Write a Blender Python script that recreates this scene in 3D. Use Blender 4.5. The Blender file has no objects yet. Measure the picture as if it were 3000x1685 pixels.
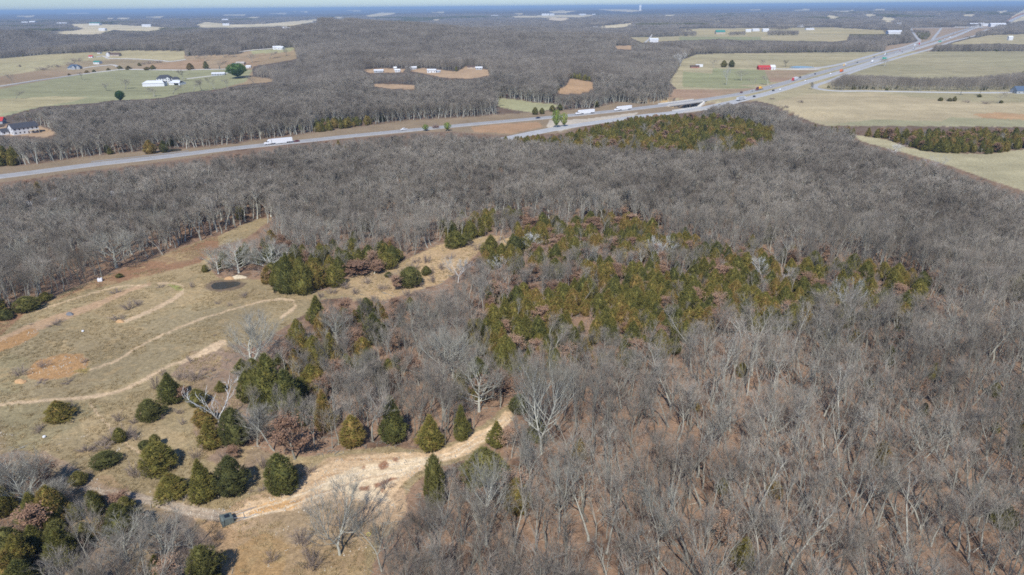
import bpy, math, random
import numpy as np
from mathutils import Vector, Matrix

# ------------------------------------------------------------------ camera, world, sun, exposure
S = bpy.context.scene
RES_U, RES_V, FOC = 3000.0, 1685.0, 2005.0
PITCH, ROLL, CAM_H = math.radians(22.3), math.radians(0.5), 100.0
F_ = np.array([0, math.cos(PITCH), -math.sin(PITCH)])
U0 = np.array([0, math.sin(PITCH), math.cos(PITCH)])
R0 = np.array([1.0, 0, 0])
R_ = R0 * math.cos(ROLL) - U0 * math.sin(ROLL)
U_ = U0 * math.cos(ROLL) + R0 * math.sin(ROLL)
cam = bpy.data.cameras.new('camera')
cam.sensor_width = 36.0
cam.lens = FOC / RES_U * 36.0
cam.clip_start, cam.clip_end = 1.0, 150000.0
co = bpy.data.objects.new('camera', cam)
S.collection.objects.link(co)
co.matrix_world = Matrix(((R_[0], U_[0], -F_[0], 0), (R_[1], U_[1], -F_[1], 0), (R_[2], U_[2], -F_[2], CAM_H), (0, 0, 0, 1)))
S.camera = co

SUN_EL, SUN_AZ = math.radians(47), math.radians(190 - 360 + 360)   # shadows fall 10 degrees right of straight ahead
world = bpy.data.worlds.new('World')
S.world = world
world.use_nodes = True
wn = world.node_tree
wn.nodes.clear()
sky = wn.nodes.new('ShaderNodeTexSky')
sky.sky_type = 'NISHITA'
sky.sun_disc = False
sky.sun_elevation = SUN_EL
sky.sun_rotation = SUN_AZ
sky.altitude = 300
sky.air_density = 1.0
sky.dust_density = 0.25
sky.ozone_density = 3.0
bg = wn.nodes.new('ShaderNodeBackground')
bg.inputs['Strength'].default_value = 0.11
wo = wn.nodes.new('ShaderNodeOutputWorld')
tint = wn.nodes.new('ShaderNodeVectorMath')
tint.operation = 'MULTIPLY'
tint.inputs[1].default_value = (0.74, 0.92, 1.22)
wn.links.new(sky.outputs[0], tint.inputs[0])
wn.links.new(tint.outputs[0], bg.inputs['Color'])
wn.links.new(bg.outputs[0], wo.inputs['Surface'])
sl = bpy.data.lights.new('sun', 'SUN')
sl.energy = 5.0
sl.angle = math.radians(0.5)
sl.color = (1.0, 0.965, 0.92)
so = bpy.data.objects.new('sun', sl)
S.collection.objects.link(so)
# light travels towards azimuth +10 (clockwise from +Y) and down 47 degrees
_a = math.radians(10)
ldir = Vector((math.sin(_a) * math.cos(SUN_EL), math.cos(_a) * math.cos(SUN_EL), -math.sin(SUN_EL)))
so.rotation_euler = ldir.to_track_quat('-Z', 'Y').to_euler()
so.location = (0, -100, 300)
S.view_settings.view_transform = 'Standard'
S.view_settings.look = 'None'
S.view_settings.exposure = -0.06
S.cycles.filter_width = 1.7
S.view_settings.gamma = 1.0
S.render.engine = 'CYCLES'
S.cycles.max_bounces = 3
S.cycles.diffuse_bounces = 2
S.cycles.glossy_bounces = 1
S.cycles.volume_bounces = 0
S.cycles.transmission_bounces = 2
S.cycles.caustics_reflective = False
S.cycles.caustics_refractive = False
S.cycles.use_denoising = False
S.cycles.pixel_filter_type = 'BLACKMAN_HARRIS'

# ------------------------------------------------------------------ helpers
COL = S.collection
RNG = np.random.RandomState(7)


def lin(r, g, b, k=1.0):
    f = lambda c: ((c / 255 + 0.055) / 1.055) ** 2.4 if c > 10.3 else c / 255 / 12.92
    return (f(r) * k, f(g) * k, f(b) * k)


def vnoise(x, y, s, seed=0):
    """value noise, vectorised"""
    x = np.asarray(x, float) / s + seed * 17.13
    y = np.asarray(y, float) / s + seed * 5.71
    xi, yi = np.floor(x), np.floor(y)
    fx, fy = x - xi, y - yi
    fx, fy = fx * fx * (3 - 2 * fx), fy * fy * (3 - 2 * fy)

    def h(a, b):
        n = np.sin(a * 127.1 + b * 311.7 + seed * 74.7) * 43758.5453
        return n - np.floor(n)
    return (h(xi, yi) * (1 - fx) + h(xi + 1, yi) * fx) * (1 - fy) + (h(xi, yi + 1) * (1 - fx) + h(xi + 1, yi + 1) * fx) * fy


def smooth(a, b, x):
    t = np.clip((x - a) / (b - a), 0, 1)
    return t * t * (3 - 2 * t)


def hgt(x, y):
    """terrain height"""
    x = np.asarray(x, float)
    y = np.asarray(y, float)
    r = np.hypot(x, y)
    z = 0.5 * (vnoise(x, y, 45, 1) - 0.5) * smooth(60, 120, r) * (1 - smooth(380, 460, r))
    z = z * (1 - np.exp(-((x + 112) / 22) ** 2 - ((y - 248) / 22) ** 2))
    z = z + 60 * np.exp(-((x + 400) / 400) ** 2 - ((y - 2050) / 380) ** 2)
    z = z + 34 * (vnoise(x, y, 330, 7) - 0.42) * smooth(820, 1250, r) * smooth(260, 20, x) * (1 - smooth(2600, 3600, r))
    z = z + 16 * np.exp(-((x + 1500) / 700) ** 2 - ((y - 2250) / 420) ** 2)
    z = z + 20 * np.exp(-((x - 150) / 300) ** 2 - ((y - 1750) / 420) ** 2)
    z = z + 9 * np.exp(-((x + 150) / 260) ** 2 - ((y - 1150) / 200) ** 2)
    far = smooth(2400, 5000, r)
    z = z + far * (40 * (vnoise(x, y, 2300, 3) - 0.5) + 9 * (vnoise(x, y, 900, 4) - 0.5))
    z = z + 50 * smooth(5000, 42000, r) + smooth(9000, 20000, r) * 22 * (vnoise(x, y, 6000, 5) - 0.5)
    return z


def ray(u, v):
    u = np.asarray(u, float)
    v = np.asarray(v, float)
    d = ((u - RES_U / 2) / FOC)[..., None] * R_ - ((v - RES_V / 2) / FOC)[..., None] * U_ + F_
    return d / np.linalg.norm(d, axis=-1, keepdims=True)


def ground(u, v, lift=0.0):
    """where the sight line through a point of the photo meets the terrain"""
    u = np.atleast_1d(np.asarray(u, float))
    v = np.atleast_1d(np.asarray(v, float))
    d = ray(u, v)
    t = np.full(u.shape, 60.0)
    done = np.zeros(u.shape, bool)
    lo = t.copy()
    while t.min() < 50000 and not done.all():
        t2 = t * 1.012
        p = d * t2[:, None]
        below = p[:, 2] + CAM_H < hgt(p[:, 0], p[:, 1]) + lift
        new = below & ~done
        lo[new] = t[new]
        done |= new
        t = np.where(done, t, t2)
        if t[~done].size and t[~done].min() > 46000:
            break
    lo[~done] = 45000
    hi = lo * 1.012
    for _ in range(14):
        m = (lo + hi) / 2
        p = d * m[:, None]
        b = p[:, 2] + CAM_H < hgt(p[:, 0], p[:, 1]) + lift
        hi = np.where(b, m, hi)
        lo = np.where(b, lo, m)
    p = d * hi[:, None]
    return p[:, 0], p[:, 1], hgt(p[:, 0], p[:, 1])


def g1(u, v):
    x, y, z = ground(u, v)
    return float(x[0]), float(y[0]), float(z[0])


def project(x, y, z):
    P = np.stack([np.asarray(x, float), np.asarray(y, float), np.asarray(z, float) - CAM_H], -1)
    dz = np.maximum(P @ F_, 1e-3)
    return RES_U / 2 + FOC * (P @ R_) / dz, RES_V / 2 - FOC * (P @ U_) / dz, FOC / dz


# ------------------------------------------------------------------ plan of the place, traced where it lies in the photograph
MW, MH = 3000, 1700


def fill(mask, poly, val):
    p = np.array(poly, float)
    x0, x1 = int(max(0, p[:, 0].min())), int(min(MW, p[:, 0].max() + 2))
    y0, y1 = int(max(0, p[:, 1].min())), int(min(MH, p[:, 1].max() + 2))
    if x1 <= x0 or y1 <= y0:
        return
    X, Y = np.meshgrid(np.arange(x0, x1) + 0.5, np.arange(y0, y1) + 0.5)
    ins = np.zeros(X.shape, bool)
    n = len(p)
    for i in range(n):
        ax, ay = p[i]
        bx, by = p[(i + 1) % n]
        if ay == by:
            continue
        c = ((ay > Y) != (by > Y)) & (X < (bx - ax) * (Y - ay) / (by - ay) + ax)
        ins ^= c
    mask[y0:y1, x0:x1][ins] = val


def stroke(pts, w):
    """polygon of a band of width w px round a polyline; w may be a list"""
    p = np.array(pts, float)
    w = np.full(len(p), w, float) if np.isscalar(w) else np.array(w, float)
    t = np.gradient(p, axis=0)
    n = np.stack([-t[:, 1], t[:, 0]], 1) / (np.linalg.norm(t, axis=1, keepdims=True) + 1e-9)
    a, b = p + n * w[:, None] / 2, p - n * w[:, None] / 2
    return [tuple(q) for q in a] + [tuple(q) for q in b[::-1]]


MEADOW = [(0, 935), (140, 885), (200, 850), (300, 812), (430, 765), (560, 715), (640, 690), (760, 640), (800, 640), (720, 700), (640, 720), (600, 780), (640, 815), (760, 820), (830, 860), (960, 850), (1060, 800), (1180, 765), (1290, 715), (1440, 690), (1480, 690), (1420, 720), (1370, 770), (1290, 830), (1180, 860), (1050, 865), (930, 880), (900, 915), (830, 960), (720, 1030), (660, 1060), (620, 1100), (680, 1130), (720, 1180), (700, 1250), (720, 1300), (800, 1330), (900, 1340), (1010, 1320), (1150, 1310), (1260, 1320), (1340, 1290), (1420, 1240), (1480, 1190), (1510, 1190), (1500, 1230), (1430, 1295), (1370, 1345), (1280, 1370), (1210, 1420), (1170, 1480), (1120, 1560), (1080, 1700), (660, 1700), (640, 1600), (560, 1510), (430, 1480), (300, 1440), (240, 1400), (130, 1330), (0, 1310)]
VERGE = [(0, 489), (100, 482), (250, 460), (360, 450), (460, 440), (560, 435), (700, 420), (740, 412), (830, 402), (1000, 378), (1194, 353), (1388, 342), (1543, 330), (1621, 324), (1737, 318), (1776, 307), (1854, 291), (1931, 287), (1990, 292), (2060, 285), (2200, 262), (2400, 205), (2440, 215), (2300, 262), (2200, 300), (2120, 300), (2070, 312), (2050, 330), (2000, 330), (1960, 330), (1860, 338), (1780, 356), (1700, 372), (1650, 390), (1620, 392), (1560, 392), (1500, 398), (1400, 392), (1300, 385), (1200, 390), (1000, 408), (900, 415), (800, 428), (690, 440), (600, 458), (400, 484), (200, 508), (0, 535)]
LEFTFARM = [(0, 172), (130, 160), (300, 152), (380, 148), (540, 150), (545, 165), (700, 160), (720, 148), (800, 145), (860, 140), (870, 160), (860, 175), (740, 195), (740, 225), (800, 232), (795, 240), (700, 250), (640, 262), (540, 272), (480, 287), (400, 292), (330, 294), (280, 302), (200, 308), (120, 313), (60, 328), (0, 345)]
RIGHTFARM = [(2040, 160), (2100, 157), (2400, 154), (2590, 152), (2725, 151), (2800, 150), (3000, 150), (3000, 372), (2420, 368), (2380, 358), (2330, 338), (2290, 315), (2240, 300), (2190, 292), (2100, 302), (2060, 300), (1960, 288), (1985, 262), (1960, 240), (1985, 205), (2000, 175)]
STRIP = [(2500, 395), (2600, 408), (2650, 430), (2740, 447), (2900, 452), (2960, 442), (3000, 438), (3000, 560), (2900, 528), (2800, 492), (2700, 462), (2600, 436), (2520, 412)]
UPPER = [(1990, 84), (2430, 80), (2640, 92), (2640, 100), (2490, 100), (2480, 118), (2450, 122), (2200, 118), (2110, 112), (2000, 118), (1880, 125), (1850, 112), (1720, 110), (1900, 109), (1990, 106)]
INTERCH = [(2665, 83), (2850, 78), (2900, 77), (2930, 88), (2880, 100), (2830, 108), (2780, 125), (2740, 135), (2725, 150), (2590, 153), (2595, 135), (2690, 122), (2680, 105)]
RUP = [(2830, 116), (2900, 103), (3000, 100), (3000, 130), (2930, 128), (2760, 134)]
OPENS = [MEADOW, VERGE, LEFTFARM, RIGHTFARM, STRIP, UPPER, INTERCH, RUP,
         [(0, 375), (20, 366), (120, 370), (175, 392), (130, 402), (20, 396), (0, 392)],
         [(1095, 246), (1160, 247), (1215, 250), (1215, 261), (1150, 261), (1095, 254)],
         [(1190, 205), (1240, 200), (1290, 205), (1340, 210), (1365, 193), (1430, 205), (1435, 220), (1380, 231), (1300, 228), (1240, 215)],
         [(1060, 205), (1120, 200), (1190, 202), (1180, 212), (1080, 214)],
         [(1458, 288), (1520, 292), (1560, 300), (1640, 307), (1620, 320), (1560, 330), (1500, 322), (1460, 312)],
         [(1670, 230), (1735, 240), (1738, 262), (1700, 275), (1640, 275), (1630, 265), (1660, 250)],
         [(1800, 135), (1850, 133), (1850, 146), (1810, 144)],
         [(120, 92), (180, 91), (220, 89), (245, 86), (190, 74), (330, 76), (497, 83), (440, 91), (400, 90), (330, 88), (300, 97), (200, 98)],
         [(566, 76), (600, 66), (690, 72), (780, 70), (930, 60), (925, 66), (850, 75), (700, 78), (600, 79)],
         [(1593, 56), (1620, 53), (1660, 53), (1672, 58), (1640, 60), (1600, 58)],
         [(1500, 47), (1580, 46), (1700, 44), (1760, 45), (1700, 50), (1560, 51), (1500, 51)],
         [(1605, 34), (1640, 32), (1685, 33), (1660, 37), (1620, 37)],
         [(1755, 29), (1810, 27), (1890, 31), (1850, 34), (1800, 32)],
         [(1708, 82), (1780, 75), (1850, 70), (1845, 76), (1820, 80)],
         [(2415, 53), (2430, 46), (2460, 50), (2455, 55)], [(2524, 45), (2545, 41), (2567, 43), (2560, 49)],
         [(2578, 62), (2590, 52), (2625, 55), (2620, 64)], [(2555, 29), (2594, 27), (2590, 31)],
         [(2815, 46), (2835, 42), (2856, 43), (2850, 48)], [(2908, 37), (2925, 33), (2950, 32), (2945, 38)],
         [(2314, 30), (2372, 27), (2372, 31)], [(1064, 46), (1120, 38), (1160, 39), (1150, 43), (1090, 48)],
         [(524, 57), (563, 55), (560, 59)], [(1250, 37), (1300, 35), (1300, 38)], [(50, 61), (120, 57), (125, 60)],
         [(2940, 65), (2975, 45), (3000, 36), (3000, 58), (2970, 66)], [(1500, 41), (1532, 39), (1530, 43)], [(850, 35), (900, 33), (900, 36)],
         [(180, 40), (260, 38), (262, 41)], [(420, 50), (480, 48), (470, 52)], [(640, 44), (720, 42), (715, 46)], [(1330, 52), (1400, 50), (1390, 53)],
         [(1420, 62), (1500, 60), (1490, 64)], [(950, 52), (1010, 50), (1000, 54)], [(1240, 58), (1290, 56), (1285, 60)], [(2050, 62), (2120, 60), (2115, 65)], [(2150, 30), (2230, 28), (2225, 31)], [(2420, 33), (2500, 31), (2490, 35)],
         [(1000, 31), (1060, 30), (1055, 33)], [(700, 52), (760, 50), (755, 54)], [(300, 55), (380, 53), (370, 57)], [(40, 48), (100, 46), (95, 50)], [(780, 40), (840, 38), (835, 42)], [(1900, 45), (1980, 43), (1975, 47)], [(2620, 36), (2680, 34), (2670, 38)],
         [(2080, 40), (2140, 38), (2135, 41)], [(2200, 47), (2260, 45), (2255, 48)], [(2700, 40), (2760, 38), (2755, 41)]]
# tree stands standing inside the open land
STANDS = [[(2415, 265), (2424, 236), (2470, 214), (2600, 218), (2700, 222), (2850, 222), (3000, 206), (3000, 267), (2820, 268), (2560, 268)],
          [(2722, 152), (2736, 130), (2930, 125), (3000, 131), (3000, 151)],
          [(2248, 88), (2340, 88), (2342, 104), (2248, 104)],
          [(2490, 99), (2640, 99), (2670, 104), (2676, 124), (2490, 123)],
          [(2680, 85), (2725, 85), (2728, 100), (2715, 117), (2695, 115), (2685, 100)],
          [(2860, 88), (2950, 87), (3000, 90), (3000, 100), (2900, 104), (2858, 108)],
          [(1990, 92), (2040, 90), (2042, 106), (1990, 107)],
          [(2140, 92), (2185, 90), (2185, 104), (2120, 105)]]
for i in range(15, len(OPENS)):
    cy_ = sum(q[1] for q in OPENS[i]) / len(OPENS[i])
    OPENS[i] = [(q[0], cy_ + (q[1] - cy_) * 1.35) for q in OPENS[i]]
openm = np.zeros((MH, MW), np.uint8)
for P in OPENS:
    fill(openm, P, 1)
for P in STANDS:
    fill(openm, P, 0)
# where cedars are thick (1), mixed (2); 3: leafless pale creek-side trees
kindm = np.zeros((MH, MW), np.uint8)
CED = [[(1440, 395), (1560, 368), (1700, 345), (1950, 330), (2150, 342), (2250, 368), (2290, 400), (2160, 436), (1900, 434), (1650, 415)],
       [(1440, 690), (1560, 655), (1800, 630), (1940, 640), (1960, 700), (1840, 730), (1700, 700), (1640, 760), (1500, 770), (1420, 740)],
       [(1600, 850), (1800, 790), (2000, 800), (2060, 740), (2220, 760), (2420, 790), (2420, 870), (2250, 905), (2100, 930), (1980, 965), (1750, 950), (1620, 920)],
       [(1400, 900), (1600, 830), (1640, 900), (1560, 960), (1500, 1060), (1420, 1010)],
       [(2460, 770), (2640, 760), (2730, 800), (2700, 840), (2560, 850), (2470, 820)],
       [(2380, 372), (2700, 378), (3000, 372), (3000, 440), (2900, 448), (2750, 445), (2650, 425), (2560, 400)],
       [(2615, 262), (2680, 272), (2745, 275), (2745, 292), (2680, 288), (2620, 274)],
       [(900, 380), (930, 352), (1060, 345), (1190, 355), (1180, 368), (1010, 376)],
       [(415, 445), (520, 425), (520, 446)], [(1560, 322), (1600, 308), (1650, 306), (1640, 318), (1570, 334)],
       [(2640, 83), (2850, 76), (2850, 70), (2640, 74)], [(2490, 99), (2640, 99), (2640, 112), (2490, 114)],
       [(2680, 85), (2725, 85), (2728, 100), (2715, 117), (2695, 115), (2685, 100)], [(2220, 77), (2500, 74), (2640, 82), (2500, 84)],
       [(595, 198), (610, 175), (655, 172), (655, 196), (610, 203)], [(720, 240), (740, 225), (790, 232), (770, 242)],
       [(0, 1700), (0, 1520), (60, 1500), (150, 1520), (200, 1560), (170, 1640), (60, 1700)],
       [(0, 870), (60, 865), (110, 905), (60, 930), (0, 945)],
       [(820, 880), (820, 780), (880, 740), (1000, 780), (1010, 835), (920, 870)], [(0, 480), (0, 430), (55, 440), (50, 480)],
       [(1670, 215), (1730, 220), (1740, 236), (1670, 230)]]
MIX = [[(900, 900), (1300, 850), (1400, 720), (1700, 620), (2100, 700), (2500, 740), (2800, 820), (2700, 900), (2400, 920), (2100, 960), (1950, 1010), (1600, 1080), (1500, 1130), (1100, 1080), (960, 1250), (740, 1200), (700, 1050), (820, 960)],
       [(1140, 1300), (1500, 1230), (1560, 1400), (1400, 1500), (1250, 1480)], [(0, 1700), (0, 1330), (240, 1400), (560, 1510), (640, 1700)],
       [(600, 820), (620, 720), (800, 700), (1300, 700), (1290, 640), (1600, 600), (1750, 620), (1500, 700), (1000, 830), (820, 850)]]
for P in MIX:
    fill(kindm, P, 2)
for P in CED:
    fill(kindm, P, 1)
for P in [[(1880, 320), (1960, 300), (1990, 200), (1960, 150), (1700, 110), (1500, 85), (1560, 120), (1760, 180), (1850, 240)],
          [(2000, 320), (2200, 300), (2380, 380), (2600, 430), (2800, 500), (2960, 540), (2940, 560), (2700, 500), (2500, 440), (2300, 380), (2150, 340)]]:
    fill(kindm, P, 3)


def at(mask, u, v):
    ui = np.clip(np.nan_to_num(u).astype(int), 0, MW - 1)
    vi = np.clip(np.nan_to_num(v).astype(int), 0, 1684)
    return mask[vi, ui]
# ------------------------------------------------------------------ materials
def new_mat(name):
    m = bpy.data.materials.new(name)
    m.use_nodes = True
    nt = m.node_tree
    b = nt.nodes['Principled BSDF']
    b.inputs['Roughness'].default_value = 0.85
    b.inputs['Specular IOR Level'].default_value = 0.15
    return m, nt, b


def plain(name, col, rough=0.7, spec=0.3, var=0.08, scale=1.5, metal=0.0):
    """a surface colour with slight procedural unevenness"""
    m, nt, b = new_mat(name)
    tc = nt.nodes.new('ShaderNodeTexCoord')
    no = nt.nodes.new('ShaderNodeTexNoise')
    no.inputs['Scale'].default_value = scale
    no.inputs['Detail'].default_value = 4
    nt.links.new(tc.outputs['Object'], no.inputs['Vector'])
    mp = nt.nodes.new('ShaderNodeMapRange')
    mp.inputs['From Min'].default_value = 0.3
    mp.inputs['From Max'].default_value = 0.7
    mp.inputs['To Min'].default_value = 1 - var
    mp.inputs['To Max'].default_value = 1 + var
    nt.links.new(no.outputs['Fac'], mp.inputs['Value'])
    mx = nt.nodes.new('ShaderNodeVectorMath')
    mx.operation = 'SCALE'
    mx.inputs[0].default_value = col
    nt.links.new(mp.outputs[0], mx.inputs['Scale'])
    nt.links.new(mx.outputs[0], b.inputs['Base Color'])
    b.inputs['Roughness'].default_value = rough
    b.inputs['Specular IOR Level'].default_value = spec
    b.inputs['Metallic'].default_value = metal
    return m


def bark_mat(name, ca, cb, scale=0.8):
    """bark or twigs: colour wanders along the limb and from tree to tree"""
    m, nt, b = new_mat(name)
    tc = nt.nodes.new('ShaderNodeNewGeometry')     # stands of one kind of tree share a tone
    no = nt.nodes.new('ShaderNodeTexNoise')
    no.inputs['Scale'].default_value = 0.022
    no.inputs['Detail'].default_value = 4
    nt.links.new(tc.outputs['Position'], no.inputs['Vector'])
    oi = nt.nodes.new('ShaderNodeObjectInfo')
    mp = nt.nodes.new('ShaderNodeMapRange')
    mp.inputs['From Min'].default_value = 0.36
    mp.inputs['From Max'].default_value = 0.64
    nt.links.new(no.outputs['Fac'], mp.inputs['Value'])
    ad = nt.nodes.new('ShaderNodeMath')
    ad.operation = 'MULTIPLY_ADD'
    ad.inputs[1].default_value = 0.45
    nt.links.new(mp.outputs[0], ad.inputs[0])
    ml = nt.nodes.new('ShaderNodeMath')
    ml.operation = 'MULTIPLY'
    ml.inputs[1].default_value = 0.55
    nt.links.new(oi.outputs['Random'], ml.inputs[0])
    nt.links.new(ml.outputs[0], ad.inputs[2])
    mx = nt.nodes.new('ShaderNodeMix')
    mx.data_type = 'RGBA'
    mx.inputs[6].default_value = (*ca, 1)
    mx.inputs[7].default_value = (*cb, 1)
    nt.links.new(ad.outputs[0], mx.inputs[0])
    nt.links.new(mx.outputs[2], b.inputs['Base Color'])
    b.inputs['Roughness'].default_value = 0.95
    b.inputs['Specular IOR Level'].default_value = 0.05
    return m


def leaf_mat(name, cols, scale=0.9, trans=0.0):
    """foliage: three real leaf colours mixed by clump noise and by tree"""
    m, nt, b = new_mat(name)
    tc = nt.nodes.new('ShaderNodeTexCoord')
    no = nt.nodes.new('ShaderNodeTexNoise')
    no.inputs['Scale'].default_value = scale
    no.inputs['Detail'].default_value = 5
    no.inputs['Roughness'].default_value = 0.65
    nt.links.new(tc.outputs['Object'], no.inputs['Vector'])
    oi = nt.nodes.new('ShaderNodeObjectInfo')
    a = nt.nodes.new('ShaderNodeMath')
    a.operation = 'MULTIPLY_ADD'
    a.inputs[1].default_value = 1.5
    a.inputs[2].default_value = -0.55
    nt.links.new(no.outputs['Fac'], a.inputs[0])
    c = nt.nodes.new('ShaderNodeMath')
    c.operation = 'MULTIPLY_ADD'
    c.inputs[1].default_value = 0.62
    nt.links.new(oi.outputs['Random'], c.inputs[0])
    nt.links.new(a.outputs[0], c.inputs[2])
    r = nt.nodes.new('ShaderNodeValToRGB')
    e = r.color_ramp.elements
    e[0].position = 0.1
    e[0].color = (*cols[0], 1)
    e[1].position = 0.9
    e[1].color = (*cols[-1], 1)
    for i, cc in enumerate(cols[1:-1]):
        k = e.new(0.1 + 0.8 * (i + 1) / (len(cols) - 1))
        k.color = (*cc, 1)
    nt.links.new(c.outputs[0], r.inputs[0])
    nt.links.new(r.outputs[0], b.inputs['Base Color'])
    b.inputs['Roughness'].default_value = 0.8
    b.inputs['Specular IOR Level'].default_value = 0.1
    return m


K = 0.80
M = {}
M['bark'] = bark_mat('grey_bark', lin(104, 101, 91), lin(186, 184, 170))
M['limb'] = bark_mat('pale_limb_bark', lin(150, 149, 136), lin(206, 206, 192))  # paler grey bark for oak limbs and some mid-distance trunks
M['twig'] = bark_mat('bare_twigs', lin(106, 98, 88), lin(168, 159, 145), 0.3)
M['pale_twig'] = bark_mat('pale_twigs', lin(122, 118, 107), lin(172, 168, 154), 0.3)
M['white_bark'] = bark_mat('white_bark', lin(178, 178, 172, K), lin(238, 238, 232, K))
M['dark_bark'] = bark_mat('brown_bark', lin(88, 72, 60, K), lin(120, 100, 84, K))
M['brush'] = bark_mat('brush_twigs', lin(126, 113, 104), lin(160, 146, 134), 0.3)
M['sapling'] = bark_mat('sapling_twigs', lin(154, 136, 122), lin(188, 168, 152), 0.3)
M['cedar'] = leaf_mat('cedar_foliage', [lin(86, 90, 52), lin(110, 108, 57), lin(130, 121, 62), lin(148, 120, 72)], 1.1)
M['dark_cedar'] = leaf_mat('dark_cedar_foliage', [lin(80, 84, 52), lin(102, 101, 57), lin(122, 115, 63)], 1.1)
M['pine'] = leaf_mat('pine_foliage', [lin(56, 84, 50), lin(78, 106, 58), lin(100, 124, 68)], 0.8)
M['lime'] = leaf_mat('young_pine_foliage', [lin(110, 130, 62), lin(140, 154, 80), lin(160, 164, 92)], 0.8)
M['russet'] = leaf_mat('russet_leaves', [lin(132, 104, 84), lin(156, 124, 100), lin(178, 148, 122)], 1.2)


M['stone'] = bark_mat('pale_stones', lin(150, 140, 124, .85), lin(232, 222, 202, .85))
M['straw'] = bark_mat('dry_grass_blades', lin(150, 136, 104, .85), lin(206, 184, 140, .85))


def ground_mat():
    m, nt, b = new_mat('ground_cover')
    at_ = nt.nodes.new('ShaderNodeAttribute')
    at_.attribute_name = 'cover'
    geo = nt.nodes.new('ShaderNodeNewGeometry')

    def noise(scale, detail, lo, hi, rough=0.6):
        no = nt.nodes.new('ShaderNodeTexNoise')
        no.inputs['Scale'].default_value = scale
        no.inputs['Detail'].default_value = detail
        no.inputs['Roughness'].default_value = rough
        nt.links.new(geo.outputs['Position'], no.inputs['Vector'])
        mp = nt.nodes.new('ShaderNodeMapRange')
        mp.inputs['From Min'].default_value = 0.28
        mp.inputs['From Max'].default_value = 0.72
        mp.inputs['To Min'].default_value = lo
        mp.inputs['To Max'].default_value = hi
        nt.links.new(no.outputs['Fac'], mp.inputs['Value'])
        return mp.outputs[0], no
    a, _ = noise(0.045, 6, 0.84, 1.16)
    c, _ = noise(0.7, 5, 0.66, 1.34, 0.7)
    d, nd = noise(2.6, 4, 0.70, 1.30, 0.7)
    m1 = nt.nodes.new('ShaderNodeMath')
    m1.operation = 'MULTIPLY'
    nt.links.new(a, m1.inputs[0])
    nt.links.new(c, m1.inputs[1])
    m2 = nt.nodes.new('ShaderNodeMath')
    m2.operation = 'MULTIPLY'
    nt.links.new(m1.outputs[0], m2.inputs[0])
    nt.links.new(d, m2.inputs[1])
    v = nt.nodes.new('ShaderNodeVectorMath')
    v.operation = 'SCALE'
    nt.links.new(at_.outputs['Color'], v.inputs[0])
    nt.links.new(m2.outputs[0], v.inputs['Scale'])
    # dry stems and bare soil change the hue a little, not only the value
    h, _ = noise(0.25, 5, 0.0, 1.0)
    mx = nt.nodes.new('ShaderNodeMix')
    mx.data_type = 'RGBA'
    mx.blend_type = 'MULTIPLY'
    mx.inputs[7].default_value = (1.03, 0.99, 0.94, 1)
    nt.links.new(h, mx.inputs[0])
    nt.links.new(v.outputs[0], mx.inputs[6])
    nt.links.new(mx.outputs[2], b.inputs['Base Color'])
    b.inputs['Roughness'].default_value = 1.0
    b.inputs['Specular IOR Level'].default_value = 0.0
    bp = nt.nodes.new('ShaderNodeBump')
    bp.inputs['Strength'].default_value = 0.55
    bp.inputs['Distance'].default_value = 0.35
    nt.links.new(nd.outputs['Fac'], bp.inputs['Height'])
    nt.links.new(bp.outputs[0], b.inputs['Normal'])
    return m


M['ground'] = ground_mat()

# ------------------------------------------------------------------ terrain: cover painted per vertex, cut into named pieces
KG = 0.81
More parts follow.
